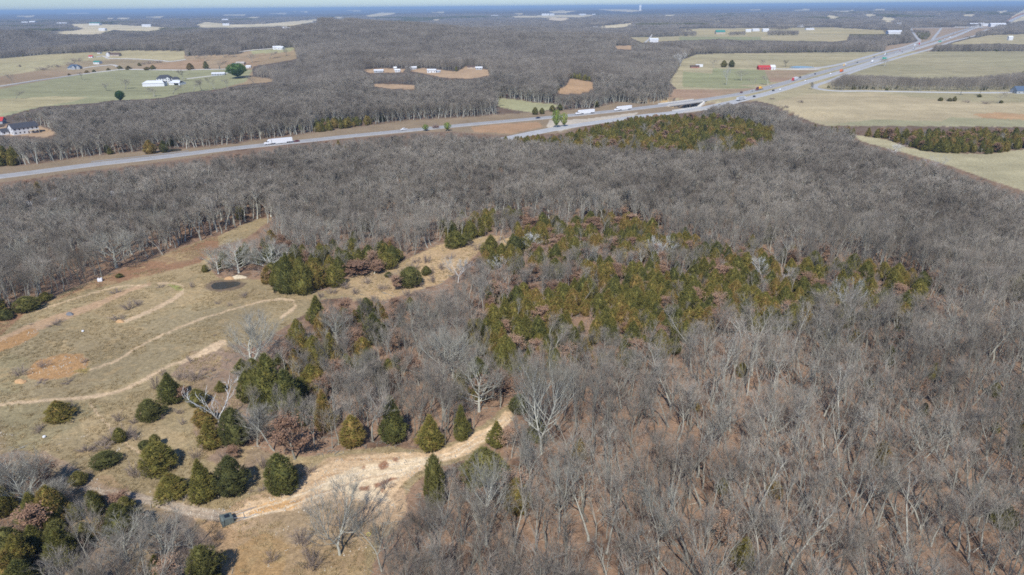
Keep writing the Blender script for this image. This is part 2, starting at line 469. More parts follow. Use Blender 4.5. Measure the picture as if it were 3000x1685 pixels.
# class name, colour (as albedo), polygons in photo coordinates.  Later entries lie on top.
COVER = [
    ('meadow', lin(174, 157, 121, KG), [MEADOW]),
    ('meadow', lin(168, 153, 120, KG), [[(0, 960), (130, 940), (300, 990), (560, 900), (700, 900), (800, 910), (600, 1000), (430, 1100), (300, 1140), (150, 1200), (60, 1330), (0, 1330)]]),
    ('meadow', lin(162, 150, 116, KG), [[(0, 1180), (160, 1170), (300, 1190), (200, 1260), (90, 1330), (0, 1330)], [(0, 1030), (90, 1050), (60, 1150), (0, 1160)]]),
    ('meadow', lin(184, 164, 126, KG), [[(280, 860), (420, 845), (500, 880), (420, 920), (300, 930), (240, 900)], [(480, 830), (640, 830), (820, 860), (760, 890), (600, 880), (520, 900)],
                                        [(440, 790), (590, 745), (620, 790), (520, 830), (430, 830)], [(230, 1230), (380, 1190), (470, 1240), (560, 1290), (480, 1350), (350, 1290), (250, 1290)],
                                        [(930, 870), (1060, 800), (1180, 765), (1190, 780), (1060, 862)]]),
    ('meadow', lin(162, 128, 100, KG), [[(0, 935), (140, 885), (300, 812), (430, 765), (640, 690), (640, 720), (590, 770), (430, 810), (250, 850), (90, 905), (0, 985)]]),
    ('meadow', lin(160, 138, 118, KG), [[(560, 1030), (720, 1000), (760, 1180), (720, 1300), (800, 1330), (700, 1400), (600, 1340), (560, 1260), (600, 1150), (500, 1100)]]),
    ('meadow', lin(192, 161, 124, KG), [[(330, 1480), (480, 1460), (620, 1520), (800, 1520), (960, 1490), (1060, 1560), (1080, 1700), (660, 1700), (640, 1600), (560, 1510)], [(240, 1400), (330, 1390), (360, 1430), (260, 1440)]]),
    ('meadow', lin(198, 158, 108, KG), [[(680, 1700), (700, 1600), (780, 1560), (850, 1600), (820, 1700)]]),
    ('meadow', lin(206, 178, 134, KG), [[(1020, 870), (1100, 850), (1150, 800), (1230, 760), (1310, 715), (1370, 705), (1380, 740), (1340, 790), (1240, 790), (1270, 820), (1200, 860), (1130, 880), (1040, 880)], [(1470, 700), (1500, 690), (1490, 740), (1440, 800), (1430, 770)],
                                        [(2000, 810), (2030, 790), (2040, 815), (1980, 850)], [(2250, 905), (2330, 905), (2320, 920), (2270, 918)]]),
    ('meadow', lin(204, 176, 136, KG), [[(960, 862), (1060, 802), (1180, 768), (1290, 716), (1440, 690), (1480, 690), (1420, 722), (1370, 772), (1290, 832), (1180, 862), (1050, 866)]]),
    ('meadow', lin(150, 132, 112, KG), [[(0, 1310), (130, 1330), (240, 1400), (300, 1440), (430, 1480), (560, 1510), (640, 1600), (660, 1700), (0, 1700)]]),
    ('pond_margin', lin(132, 116, 96, KG), [[(600, 840), (620, 824), (660, 820), (700, 820), (722, 830), (712, 842), (680, 852), (640, 856), (606, 850)]]),
    ('dirt_track', lin(198, 168, 134, KG), [stroke([(0, 1006), (60, 975), (160, 935), (280, 895), (380, 850), (440, 832)], [30, 28, 24, 18, 13, 8])]),
    ('dirt_track', lin(220, 194, 158, KG), [stroke([(350, 945), (400, 930), (450, 905), (500, 880), (530, 858), (535, 842), (515, 832), (460, 829)], [7, 11, 12, 11, 10, 8, 6, 5]),
                                            stroke([(820, 930), (850, 912), (868, 893), (860, 880), (830, 876), (770, 882), (690, 903), (600, 930), (520, 960), (420, 1010), (330, 1060), (240, 1090), (150, 1110)], [8, 10, 9, 7, 6, 5, 5, 5, 5, 5, 6, 6, 6]),
                                            stroke([(100, 915), (200, 880), (300, 850), (360, 838), (430, 838)], 4),
                                            stroke([(660, 1000), (620, 1018), (560, 1050), (520, 1065)], [14, 22, 14, 6]),
                                            stroke([(0, 1186), (60, 1180), (160, 1172), (260, 1165), (350, 1145), (420, 1115), (470, 1085), (520, 1062), (570, 1040)], [8, 9, 9, 9, 10, 9, 7, 5, 4]),
                                            stroke([(260, 1180), (340, 1280), (420, 1330)], 5)]),
    ('meadow', lin(164, 166, 104, KG), [[(490, 833), (530, 840), (535, 850), (515, 852)]]),
    ('clay_patch', lin(188, 150, 106, KG), [[(78, 1090), (110, 1055), (180, 1035), (240, 1038), (262, 1060), (250, 1085), (200, 1105), (130, 1115), (85, 1108)], [(0, 1000), (90, 960), (120, 975), (60, 1010), (0, 1030)]]),
    ('meadow', lin(178, 158, 82, KG), [[(215, 1088), (262, 1078), (250, 1094)]]),
    ('gravel_track', lin(190, 172, 150, KG), [stroke([(210, 1420), (300, 1440), (400, 1456), (500, 1480), (600, 1505), (680, 1512)], [16, 22, 26, 30, 34, 30])]),
    ('gravel_track', lin(172, 150, 124, KG), [stroke([(120, 1330), (200, 1370), (290, 1425), (350, 1450)], [26, 26, 24, 22])]),
    ('meadow', lin(200, 172, 138, KG), [[(640, 1520), (690, 1475), (770, 1440), (840, 1440), (900, 1380), (960, 1340), (1100, 1325), (1190, 1430), (1190, 1500), (1150, 1560), (1060, 1610), (960, 1570), (880, 1600), (760, 1550), (700, 1560)]]),
    ('sandy_clearing', lin(230, 200, 160, KG), [[(690, 1500), (730, 1470), (820, 1450), (900, 1390), (970, 1350), (1080, 1335), (1180, 1325), (1260, 1328), (1340, 1298), (1430, 1250), (1480, 1205), (1500, 1205), (1492, 1240), (1430, 1292), (1360, 1335), (1270, 1360), (1200, 1400), (1150, 1450), (1165, 1480), (1120, 1500), (1060, 1470), (1000, 1460), (900, 1490), (760, 1505), (700, 1525)]]),
    ('sandy_clearing', lin(245, 222, 184, KG), [[(960, 1400), (1040, 1370), (1150, 1350), (1260, 1338), (1300, 1335), (1240, 1362), (1170, 1400), (1120, 1440), (1150, 1470), (1060, 1465), (1000, 1440), (940, 1440)]]),
    ('sandy_clearing', lin(234, 190, 134, KG), [[(700, 1500), (800, 1468), (900, 1465), (860, 1490), (740, 1510)]]),
    ('sandy_clearing', lin(252, 234, 202, KG), [stroke([(700, 1506), (800, 1478), (900, 1440), (1000, 1400), (1100, 1372), (1230, 1350), (1330, 1322), (1420, 1272), (1480, 1222)], [4, 4, 4, 4, 4, 3, 3, 3, 2]),
                                                stroke([(720, 1520), (820, 1494), (920, 1458), (1020, 1420), (1120, 1388), (1240, 1362), (1340, 1333), (1430, 1284), (1488, 1232)], [4, 4, 4, 4, 4, 3, 3, 3, 2])]),
    ('gravel_track', lin(206, 190, 166, KG), [stroke([(240, 1424), (330, 1442), (430, 1458), (530, 1482), (640, 1504)], [3, 3, 4, 4, 4]), stroke([(240, 1434), (330, 1454), (430, 1472), (530, 1498), (640, 1520)], [3, 3, 4, 4, 4])]),
    ('sandy_clearing', lin(196, 160, 122, KG), [stroke([(760, 1495), (860, 1470), (960, 1440), (1050, 1408), (1140, 1386)], [2, 3, 3, 3, 2]), stroke([(1000, 1345), (1080, 1350), (1160, 1342)], [3, 4, 2]), stroke([(900, 1420), (960, 1395), (1010, 1385)], [2, 4, 2])]),
    ('sandy_clearing', lin(172, 132, 104, KG), [[(1105, 1360), (1130, 1350), (1140, 1368), (1118, 1378)], [(1150, 1345), (1170, 1340), (1172, 1355), (1155, 1355)], [(1060, 1365), (1068, 1362), (1066, 1378), (1056, 1375)],
                                                [(1050, 1425), (1080, 1420), (1076, 1436), (1052, 1434)], [(1090, 1420), (1150, 1398), (1175, 1395), (1120, 1420), (1100, 1430)], [(1120, 1428), (1128, 1424), (1126, 1442), (1116, 1440)]]),
    ('road_verge', lin(158, 141, 117, KG), [VERGE]),
    ('road_verge', lin(184, 152, 120, KG), [[(1380, 372), (1480, 362), (1580, 358), (1590, 372), (1500, 392), (1390, 388)]]),
    ('road_verge', lin(206, 196, 178, KG), [[(1610, 352), (1700, 350), (1800, 338), (1870, 330), (1860, 340), (1780, 356), (1700, 370), (1640, 385), (1600, 372)]]),
    ('road_verge', lin(210, 180, 128, KG), [[(1925, 303), (1950, 290), (1960, 293), (1975, 315), (1950, 312)]]),
    ('pasture', lin(170, 150, 122, KG), [LEFTFARM]),
    ('pasture', lin(164, 164, 128, KG), [[(0, 262), (60, 248), (300, 208), (345, 203), (540, 206), (660, 202), (740, 205), (720, 240), (640, 262), (540, 272), (480, 287), (400, 292), (330, 294), (280, 302), (120, 313), (60, 328), (0, 345)]]),
    ('pasture', lin(182, 172, 136, KG), [[(0, 172), (130, 160), (300, 152), (380, 148), (540, 150), (540, 176), (490, 182), (340, 172), (240, 180), (120, 205), (60, 240), (0, 256)]]),
    ('pasture', lin(166, 146, 120, KG), [[(0, 224), (160, 200), (240, 180), (340, 172), (500, 182), (600, 172), (600, 200), (345, 201), (300, 206), (60, 246), (0, 250)]]),
    ('pasture', lin(172, 146, 118, KG), [[(440, 190), (600, 174), (600, 202), (540, 204), (430, 202)], [(640, 180), (860, 150), (870, 172), (740, 195), (680, 200)]]),
    ('pasture', lin(186, 176, 138, KG), [[(0, 290), (160, 282), (260, 285), (200, 300), (60, 322), (0, 335)], [(0, 172), (180, 158), (190, 190), (100, 205), (0, 215)]]),
    ('pasture', lin(174, 172, 132, KG), [[(730, 147), (870, 138), (850, 152), (740, 158)]]),
    ('pasture', lin(184, 174, 140, KG), [RIGHTFARM]),
    ('pasture', lin(160, 162, 124, KG), [[(2090, 200), (2240, 205), (2260, 245), (2160, 250), (2080, 235)], [(2000, 210), (2080, 215), (2160, 250), (2240, 262), (2000, 255)]]),
    ('pasture', lin(176, 150, 126, KG), [[(2240, 208), (2400, 205), (2290, 240), (2255, 240)], [(1960, 262), (2100, 262), (2230, 258), (2060, 290), (1960, 288)]]),
    ('pasture', lin(176, 168, 136, KG), [[(2560, 190), (2730, 153), (3000, 151), (3000, 222), (2700, 228), (2480, 220)]]),
    ('hay_field', lin(196, 182, 148, KG), [[(2310, 320), (2260, 300), (2370, 275), (2560, 272), (2740, 292), (2920, 303), (3000, 300), (3000, 340), (2980, 372), (2420, 368), (2380, 358), (2330, 338)]]),
    ('hay_field', lin(176, 172, 138, KG), [[(2560, 350), (2760, 355), (2780, 345), (3000, 350), (3000, 372), (2420, 368)]]),
    ('hay_field', lin(200, 166, 128, KG), [[(2850, 335), (2920, 330), (3000, 336), (3000, 352), (2880, 345)]]),
    ('hay_field', lin(192, 184, 148, KG), [STRIP]),
    ('hay_field', lin(190, 178, 142, KG), [UPPER, RUP]), ('hay_field', lin(196, 182, 140, KG), [[(2360, 84), (2640, 92), (2640, 99), (2490, 98), (2380, 97)], [(2040, 88), (2240, 88), (2240, 104), (2050, 102)]]),
    ('pasture', lin(160, 162, 124, KG), [[(1990, 108), (2230, 108), (2230, 118), (1990, 118)]]),
    ('road_verge', lin(172, 154, 132, KG), [INTERCH, [(2590, 152), (2600, 135), (2700, 125), (2800, 118), (2720, 150)]]),
    ('bare_clearing', lin(190, 164, 134, KG), OPENS[9:13] + [OPENS[14]] + [OPENS[8]]),
    ('bare_clearing', lin(188, 158, 124, KG), [OPENS[14 - 1]]),
    ('pasture', lin(180, 178, 138, KG), [OPENS[12]]),
    ('hay_field', lin(226, 212, 176, KG), OPENS[15:]),
    ('bare_clearing', lin(222, 206, 176, KG), [OPENS[17]]),
    ('bare_clearing', lin(176, 140, 116, KG), [[(2940, 65), (2975, 45), (3000, 36), (3000, 46), (2975, 52), (2950, 66)]]),
]
FLOOR = lin(164, 136, 112, KG)       # leaf litter under the trees
FARWOOD = lin(108, 101, 94, KG)     # canopy seen from miles away
names = ['ground']
paint = [FLOOR]
cmap = np.zeros((MH, MW), np.uint8)
for i, (nm, col, polys) in enumerate(COVER):
    names.append(nm)
    paint.append(col)
    for P in polys:
        fill(cmap, P, i + 1)
paint = np.array(paint)
cls = sorted(set(names))
cls_of = np.array([cls.index(n) for n in names])


def carve(x, y):
    """the creek bed the highway bridges cross"""
    cx, cy = 195.0, 775.0
    a = ((x - cx) * 0.69 + (y - cy) * 0.72)          # along the highway
    b_ = (-(x - cx) * 0.72 + (y - cy) * 0.69)        # along the creek
    return 7.0 * np.exp(-(a / 26.0) ** 4) * (1 - smooth(90, 220, np.abs(b_)))


vs = np.concatenate([np.arange(1900, 260, -2.6), np.arange(260, 24.0, -1.0)])
ang = PITCH + np.arctan((vs - RES_V / 2) / FOC)
rad = CAM_H / np.tan(np.clip(ang, 0.0021, None))
rad = rad[rad < 45000]
rad = np.concatenate([[0.02, 18, 35, 52, 64], rad[rad > 70], [45000]])
azs = np.concatenate([np.arange(-41, 41.01, 0.085), np.arange(44, 318.9, 3.5)])
azr = np.radians(azs)
na, nr = len(azr), len(rad)
A, Rr = np.meshgrid(azr, rad)
X, Y = Rr * np.sin(A), Rr * np.cos(A)
Z = hgt(X, Y) - carve(X, Y)
tu, tv, _ = project(X, Y, Z)
front = (Y > 20) & (np.abs(A) < math.radians(60))
jx = (vnoise(X, Y, 1.6, 11) - 0.5) * 7 + (vnoise(X, Y, 9, 12) - 0.5) * 8
jy = (vnoise(X, Y, 1.6, 13) - 0.5) * 4 + (vnoise(X, Y, 9, 14) - 0.5) * 4
pxm = np.clip(FOC / np.maximum(Rr, 50) / 9.0, 0.0, 1.3)
su, sv = tu + jx * pxm, tv + jy * pxm
inside = front & (su >= -40) & (su < MW + 40) & (sv < 1690) & (sv > 20)
cid = np.where(inside, at(cmap, su, sv), 0)
colr = paint[cid]
# soften edges between covers near the camera: average of jittered samples
acc = colr.copy()
for k in range(6):
    ku = su + (RNG.rand(*su.shape) - 0.5) * 7 * pxm
    kv = sv + (RNG.rand(*su.shape) - 0.5) * 4 * pxm
    acc += paint[np.where(inside, at(cmap, ku, kv), 0)]
colr = acc / 7
farw = smooth(200, 1000, Rr) * (cid == 0)
colr = colr * (1 - farw[..., None]) + np.array(FARWOOD) * farw[..., None]
fl = (cid == 0) & (Rr < 1500)
mott = (vnoise(X, Y, 7, 21) * 0.6 + vnoise(X, Y, 2.2, 22) * 0.4)
dk = smooth(0.55, 0.8, mott)[..., None]
colr = np.where(fl[..., None], colr * (1 - dk) + np.array(lin(120, 98, 82, KG)) * dk, colr)
gr = smooth(0.5, 0.75, vnoise(X, Y, 16, 23))[..., None] * 0.5
mead = (cls_of[cid] == cls.index('meadow'))
colr = np.where(mead[..., None], colr * (1 - gr) + np.array(lin(164, 147, 114, KG)) * gr, colr)
st = smooth(0.62, 0.8, vnoise(X, Y, 5, 24) * .6 + vnoise(X, Y, 1.7, 25) * .4)[..., None] * 0.6
colr = np.where(mead[..., None], colr * (1 - st) + np.array(lin(192, 168, 126, KG)) * st, colr)
# mowing and drainage streaks in the big fields
fieldc = np.isin(cls_of[cid], [cls.index('pasture'), cls.index('hay_field')])
s1 = vnoise(X * 0.25, Y * 1.6, 60, 26) * .6 + vnoise(X * 0.3, Y * 2, 22, 27) * .4
colr = np.where(fieldc[..., None], colr * (0.80 + 0.38 * s1)[..., None], colr)
gg = smooth(0.45, 0.75, vnoise(X, Y, 120, 28))[..., None] * 0.3
colr = np.where(fieldc[..., None], colr * (1 - gg) + np.array(lin(158, 156, 124, KG)) * gg, colr)
s2 = 0.86 + 0.28 * vnoise(X, Y, 500, 29)
colr = np.where((cid == 0)[..., None] & (Rr > 2000)[..., None], colr * s2[..., None], colr)

idx = np.arange(nr * na).reshape(nr, na)
q00, q10 = idx[:-1, :], idx[1:, :]
nxt = np.roll(idx, -1, axis=1)
quads = np.stack([q00, nxt[:-1], nxt[1:], q10], -1).reshape(-1, 4)
fcls = cls_of[cid[:-1, :].ravel()]
pts = np.stack([X, Y, Z], -1).reshape(-1, 3)
cl = colr.reshape(-1, 3)


def grid_object(name, faces):
    used = np.unique(faces)
    remap = np.zeros(len(pts), np.int64)
    remap[used] = np.arange(len(used))
    f = remap[faces]
    me = bpy.data.meshes.new(name)
    me.vertices.add(len(used))
    me.vertices.foreach_set('co', pts[used].astype(np.float32).ravel())
    me.loops.add(f.size)
    me.loops.foreach_set('vertex_index', f.ravel().astype(np.int32))
    me.polygons.add(len(f))
    me.polygons.foreach_set('loop_start', np.arange(0, f.size, 4, dtype=np.int32))
    me.update(calc_edges=True)
    me.polygons.foreach_set('use_smooth', np.ones(len(f), bool))
    a = me.attributes.new('cover', 'FLOAT_COLOR', 'POINT')
    a.data.foreach_set('color', np.concatenate([cl[used], np.ones((len(used), 1))], 1).astype(np.float32).ravel())
    me.materials.append(M['ground'])
    o = bpy.data.objects.new(name, me)
    COL.objects.link(o)
    o['kind'] = 'structure'
    return o


GLAB = {'ground': ('brown leaf-litter ground under the woods and out to the horizon', 'ground'),
        'meadow': ('dry tan and grey-green meadow grass in the open land at left', 'meadow'),
        'dirt_track': ('pale dirt tracks looping through the meadow', 'dirt track'),
        'clay_patch': ('round orange clay patch in the meadow', 'bare clay'),
        'gravel_track': ('stony grey-brown track coming in from the lower left', 'gravel track'),
        'sandy_clearing': ('bright pale sandy clearing narrowing into a path', 'clearing'),
        'pond_margin': ('trampled brown mud round the little pond', 'muddy bank'),
        'road_verge': ('brown grass verge and cut bank along the highway', 'road verge'),
        'pasture': ('green and tan pastures of the farms beyond the highway', 'pasture'),
        'hay_field': ('pale straw-coloured hay fields', 'field'),
        'bare_clearing': ('bare tan clearings in the far woods', 'clearing')}
for ci, nm in enumerate(cls):
    fs = quads[fcls == ci]
    # wrap: the centre disc
    o = grid_object(nm, fs)
    o['label'], o['category'] = GLAB[nm]
# ------------------------------------------------------------------ mesh builder
class MB:
    def __init__(s):
        s.v, s.f = [], []

    def add(s, v, f):
        n = len(s.v)
        s.v.extend([tuple(map(float, p)) for p in v])
        s.f.extend([tuple(i + n for i in q) for q in f])
        return s

    def box(s, x0, x1, y0, y1, z0, z1):
        v = [(x0, y0, z0), (x1, y0, z0), (x1, y1, z0), (x0, y1, z0), (x0, y0, z1), (x1, y0, z1), (x1, y1, z1), (x0, y1, z1)]
        return s.add(v, [(3, 2, 1, 0), (4, 5, 6, 7), (0, 1, 5, 4), (1, 2, 6, 5), (2, 3, 7, 6), (3, 0, 4, 7)])

    def prism(s, prof, y0, y1):
        """profile in x-z, extruded along y"""
        n = len(prof)
        v = [(x, y0, z) for x, z in prof] + [(x, y1, z) for x, z in prof]
        f = [tuple(range(n)), tuple(range(2 * n - 1, n - 1, -1))] + [(i, i + n, (i + 1) % n + n, (i + 1) % n) for i in range(n)]
        return s.add(v, f)

    def cyl_y(s, x, z, r, y0, y1, n=12):
        pr = [(x + r * math.cos(2 * math.pi * i / n), z + r * math.sin(2 * math.pi * i / n)) for i in range(n)]
        return s.prism(pr, y0, y1)

    def tube(s, p, r, n=6, cap=False):
        p = [Vector(q) for q in p]
        rings = []
        base = len(s.v)
        for i, q in enumerate(p):
            d = (p[min(i + 1, len(p) - 1)] - p[max(i - 1, 0)])
            if d.length < 1e-6:
                d = Vector((0, 0, 1))
            d.normalize()
            a = d.orthogonal().normalized() if i == 0 else (a - d * a.dot(d)).normalized()
            b = d.cross(a)
            for k in range(n):
                t = 2 * math.pi * k / n
                s.v.append(tuple(q + (a * math.cos(t) + b * math.sin(t)) * r[i]))
        for i in range(len(p) - 1):
            for k in range(n):
                k2 = (k + 1) % n
                s.f.append((base + i * n + k, base + i * n + k2, base + (i + 1) * n + k2, base + (i + 1) * n + k))
        if cap:
            s.f.append(tuple(base + k for k in range(n))[::-1])
            s.f.append(tuple(base + (len(p) - 1) * n + k for k in range(n)))
        return s

    def mesh(s, name, mat):
        me = bpy.data.meshes.new(name)
        me.from_pydata(s.v, [], s.f)
        me.materials.append(mat)
        me.update()
        return me

    def build(s, name, mat, parent=None, bevel=0.0):
        o = bpy.data.objects.new(name, s.mesh(name, mat))
        COL.objects.link(o)
        o.parent = parent
        if bevel:
            b = o.modifiers.new('bevel', 'BEVEL')
            b.width = bevel
            b.segments = 2
        return o


def tag(o, label=None, cat=None, group=None, kind=None):
    if label: o['label'] = label
    if cat: o['category'] = cat
    if group: o['group'] = group
    if kind: o['kind'] = kind
    return o


def root(name, loc, rz, label, cat, group=None):
    o = bpy.data.objects.new(name, None)
    COL.objects.link(o)
    o.empty_display_size = 0.5
    o.location = loc
    o.rotation_euler = (0, 0, rz)
    return tag(o, label, cat, group)


def fastmesh(name, V, F, mats, mi=None):
    """V (n,3); F list of arrays (m,3) or (m,4)"""
    me = bpy.data.meshes.new(name)
    V = np.asarray(V, np.float32)
    me.vertices.add(len(V))
    me.vertices.foreach_set('co', V.ravel())
    loops = np.concatenate([f.ravel() for f in F]).astype(np.int32)
    tot = np.concatenate([np.full(len(f), f.shape[1]) for f in F])
    me.loops.add(len(loops))
    me.loops.foreach_set('vertex_index', loops)
    me.polygons.add(len(tot))
    me.polygons.foreach_set('loop_start', np.concatenate([[0], np.cumsum(tot)[:-1]]).astype(np.int32))
    for m_ in mats:
        me.materials.append(m_)
    if mi is not None:
        me.polygons.foreach_set('material_index', np.asarray(mi, np.int32))
    me.update(calc_edges=True)
    return me


# ------------------------------------------------------------------ trees
class Wood:
    """collects tapered limbs (tubes) and twigs (slim spikes)"""

    def __init__(s, rng):
        s.r = rng
        s.V, s.Q, s.T = [], [], []
        s.n = 0

    def tube(s, P, R, k):
        P = np.asarray(P)
        m = len(P)
        d = np.gradient(P, axis=0)
        d /= np.linalg.norm(d, axis=1, keepdims=True) + 1e-9
        ref = np.array([0.31, 0.87, 0.38]) if abs(d[0] @ np.array([0.31, 0.87, 0.38])) < 0.9 else np.array([1.0, 0, 0])
        a = np.cross(d, ref)
        a /= np.linalg.norm(a, axis=1, keepdims=True) + 1e-9
        b = np.cross(d, a)
        t = 2 * np.pi * np.arange(k) / k
        ring = P[:, None] + (a[:, None] * np.cos(t)[None, :, None] + b[:, None] * np.sin(t)[None, :, None]) * np.asarray(R)[:, None, None]
        s.V.append(ring.reshape(-1, 3))
        i = np.arange(m - 1)[:, None] * k + np.arange(k)[None]
        j = np.arange(m - 1)[:, None] * k + (np.arange(k)[None] + 1) % k
        s.Q.append(np.stack([i, j, j + k, i + k], -1).reshape(-1, 4) + s.n)
        s.n += m * k

    def spikes(s, P0, P1, w):
        """thin triangles from P0 to P1, width w, random roll"""
        P0, P1 = np.asarray(P0), np.asarray(P1)
        d = P1 - P0
        rv = s.r.normal(size=d.shape)
        side = np.cross(d, rv)
        side /= np.linalg.norm(side, axis=1, keepdims=True) + 1e-9
        w = np.asarray(w).reshape(-1, 1)
        V = np.stack([P0 - side * w / 2, P0 + side * w / 2, P1], 1).reshape(-1, 3)
        s.V.append(V)
        s.T.append(np.arange(len(V)).reshape(-1, 3) + s.n)
        s.n += len(V)

    def mesh(s, name, mat):
        F = []
        if s.Q: F.append(np.concatenate(s.Q))
        if s.T: F.append(np.concatenate(s.T))
        return fastmesh(name, np.concatenate(s.V), F, [mat])


def unit(v):
    return v / (np.linalg.norm(v) + 1e-9)


def bare_tree(seed, H=15.0, clear=0.42, n1=13, ang1=0.75, len1=0.30, n2=5, n3=4, ntw=6, tw=0.022, r0=0.16, k=1.0, up=0.10, lean=0.03, wob=0.05, fork=0.0, dens=1.0, dev=1.0, l2=0):
    """returns (limbs Wood, twigs Wood). The crown is made of real limbs of three orders and slim twigs."""
    r = np.random.RandomState(seed)
    A, B = Wood(r), Wood(r)
    tips = []

    def limb(p, d, L, rad, seg, lvl, curve):
        P, R = [p], [rad]
        for i in range(seg):
            d = unit(d + r.normal(size=3) * curve * 0.8 + np.array([0, 0, up]) * (1.5 if lvl else 0.2))
            p = p + d * L / seg
            P.append(p)
            R.append(max(rad * (1 - (i + 1) / seg * 0.80), 0.008))
        return np.array(P), np.array(R)

    def along(P, t):
        f = t * (len(P) - 1)
        i = min(int(f), len(P) - 2)
        return P[i] + (P[i + 1] - P[i]) * (f - i), unit(P[i + 1] - P[i])

    leaders = []
    d0 = unit(np.array([r.normal() * lean, r.normal() * lean, 1.0]))
    if fork > 0:
        TP, TR = limb(np.array([0, 0, -0.3]), d0, H * fork, r0, 4, 0, wob)
        TR = r0 * np.linspace(1.15, 0.8, len(TP))
        A.tube(TP, TR, 7)
        nf = r.randint(2, 5)
        for i in range(nf):
            a = 2 * np.pi * i / nf + r.rand()
            d = unit(np.array([math.cos(a) * 0.55, math.sin(a) * 0.55, 1.0]))
            LP, LR = limb(TP[-1] - np.array([0, 0, 0.1]), d, H * (1 - fork) * r.uniform(0.85, 1.0), r0 * 0.68, 7, 0, wob * 1.6)
            A.tube(LP, LR, 6)
            leaders.append((LP, LR, 0.08, n1 / nf * 1.25))
    else:
        TP, TR = limb(np.array([0, 0, -0.3]), d0, H * 0.97, r0, 9, 0, wob)
        TR = r0 * np.concatenate([[1.2], np.linspace(0.95, 0.12, len(TP) - 1)])
        A.tube(TP, TR, 7)
        leaders.append((TP, TR, clear, n1))
    T0, T1, TW = [], [], []

    def twigs(P, n, L):
        for _ in range(int(n)):
            q, d = along(P, r.uniform(0.25, 1.0))
            e = unit(d + r.normal(size=3) * 0.30 * dev + np.array([0, 0, 0.25]))
            T0.append(q)
            T1.append(q + e * L * r.uniform(0.6, 1.25))
            TW.append(tw)
    for LP, LR, c0, m in leaders:
        m = int(m)
        for i in range(m):
            t = c0 + (1 - c0) * (i + r.rand()) / m
            t = min(t, 0.985)
            p, d = along(LP, t)
            rr = np.interp(t, np.linspace(0, 1, len(LR)), LR)
            az = i * 2.4 + r.rand() * 1.2
            a = ang1 * r.uniform(0.7, 1.2) * (1 - 0.35 * (t - c0) / (1 - c0))
            side = np.array([math.cos(az), math.sin(az), 0])
            dd = unit(side * math.sin(a) + unit(d) * math.cos(a))
            prof = math.sin(math.pi * min(0.12 + 0.88 * (t - c0) / (1 - c0), 1.0)) ** 0.5 if c0 > 0.02 else 1
            L1 = H * len1 * (0.35 + 0.75 * prof) * r.uniform(0.8, 1.15)
            P1, R1 = limb(p, dd, L1, max(rr * 0.5, 0.03), 5, 1, 0.13)
            A.tube(P1, R1, 4)
            for j in range(n2):
                t2 = 0.25 + 0.75 * (j + r.rand()) / n2
                p2, d2 = along(P1, min(t2, .99))
                e = unit(d2 + unit(np.cross(d2, r.normal(size=3))) * r.uniform(0.35, 0.75) * dev + np.array([0, 0, 0.15]))
                L2 = L1 * r.uniform(0.32, 0.55) * (1.15 - 0.4 * t2)
                P2, R2 = limb(p2, e, L2, max(R1[0] * 0.35, 0.018 * k), 3, 2, 0.16)
                if l2:
                    A.tube(P2, R2 * k * l2, 3)
                else:
                    B.tube(P2, R2 * k, 3)
                twigs(P2, ntw * 0.5 * dens, L2 * 0.45 + 0.35)
                for q in range(n3):
                    p3, d3 = along(P2, r.uniform(0.3, 1.0))
                    e3 = unit(d3 + unit(np.cross(d3, r.normal(size=3))) * r.uniform(0.35, 0.75) * dev + np.array([0, 0, 0.2]))
                    L3 = L2 * r.uniform(0.4, 0.75) + 0.25
                    P3 = np.array([p3, p3 + e3 * L3 * 0.5, p3 + unit(e3 + r.normal(size=3) * 0.2) * L3])
                    T0.append(p3); T1.append(P3[-1]); TW.append(tw * 1.6)
                    twigs(P3, ntw * dens, L3 * 0.7 + 0.3)
            twigs(P1, ntw, 1.0)
    B.spikes(T0, T1, TW)
    return A, B


def lo_tree(seed, H=14.0, W=7.0, n=110, tw=0.12, clear=0.3, trunkr=0.2):
    """far woodland tree: trunk, a few limbs and a cloud of upswept twigs"""
    r = np.random.RandomState(seed)
    A = Wood(r)
    A.tube(np.array([[0, 0, -0.5], [r.normal() * .2, r.normal() * .2, H * 0.5], [r.normal() * .3, r.normal() * .3, H * 0.92]]), [trunkr, trunkr * 0.7, 0.03], 4)
    B = Wood(r)
    t = r.rand(n) ** 0.8
    z = H * (clear + (1 - clear) * t)
    R = W / 2 * np.sqrt(np.clip(1 - ((t - 0.42) / 0.62) ** 2, 0.02, 1))
    a = r.rand(n) * 2 * np.pi
    q = np.sqrt(r.rand(n)) * 0.95
    P1 = np.stack([R * q * np.cos(a), R * q * np.sin(a), z], 1)
    d = np.stack([np.cos(a) * q * 0.8, np.sin(a) * q * 0.8, np.full(n, 1.0)], 1) + r.normal(size=(n, 3)) * 0.18
    d /= np.linalg.norm(d, axis=1, keepdims=True)
    L = r.uniform(1.6, 3.6, n)[:, None] * H / 14
    B.spikes(P1 - d * L * .5, P1 + d * L * .5, np.full(n, tw))
    return A, B


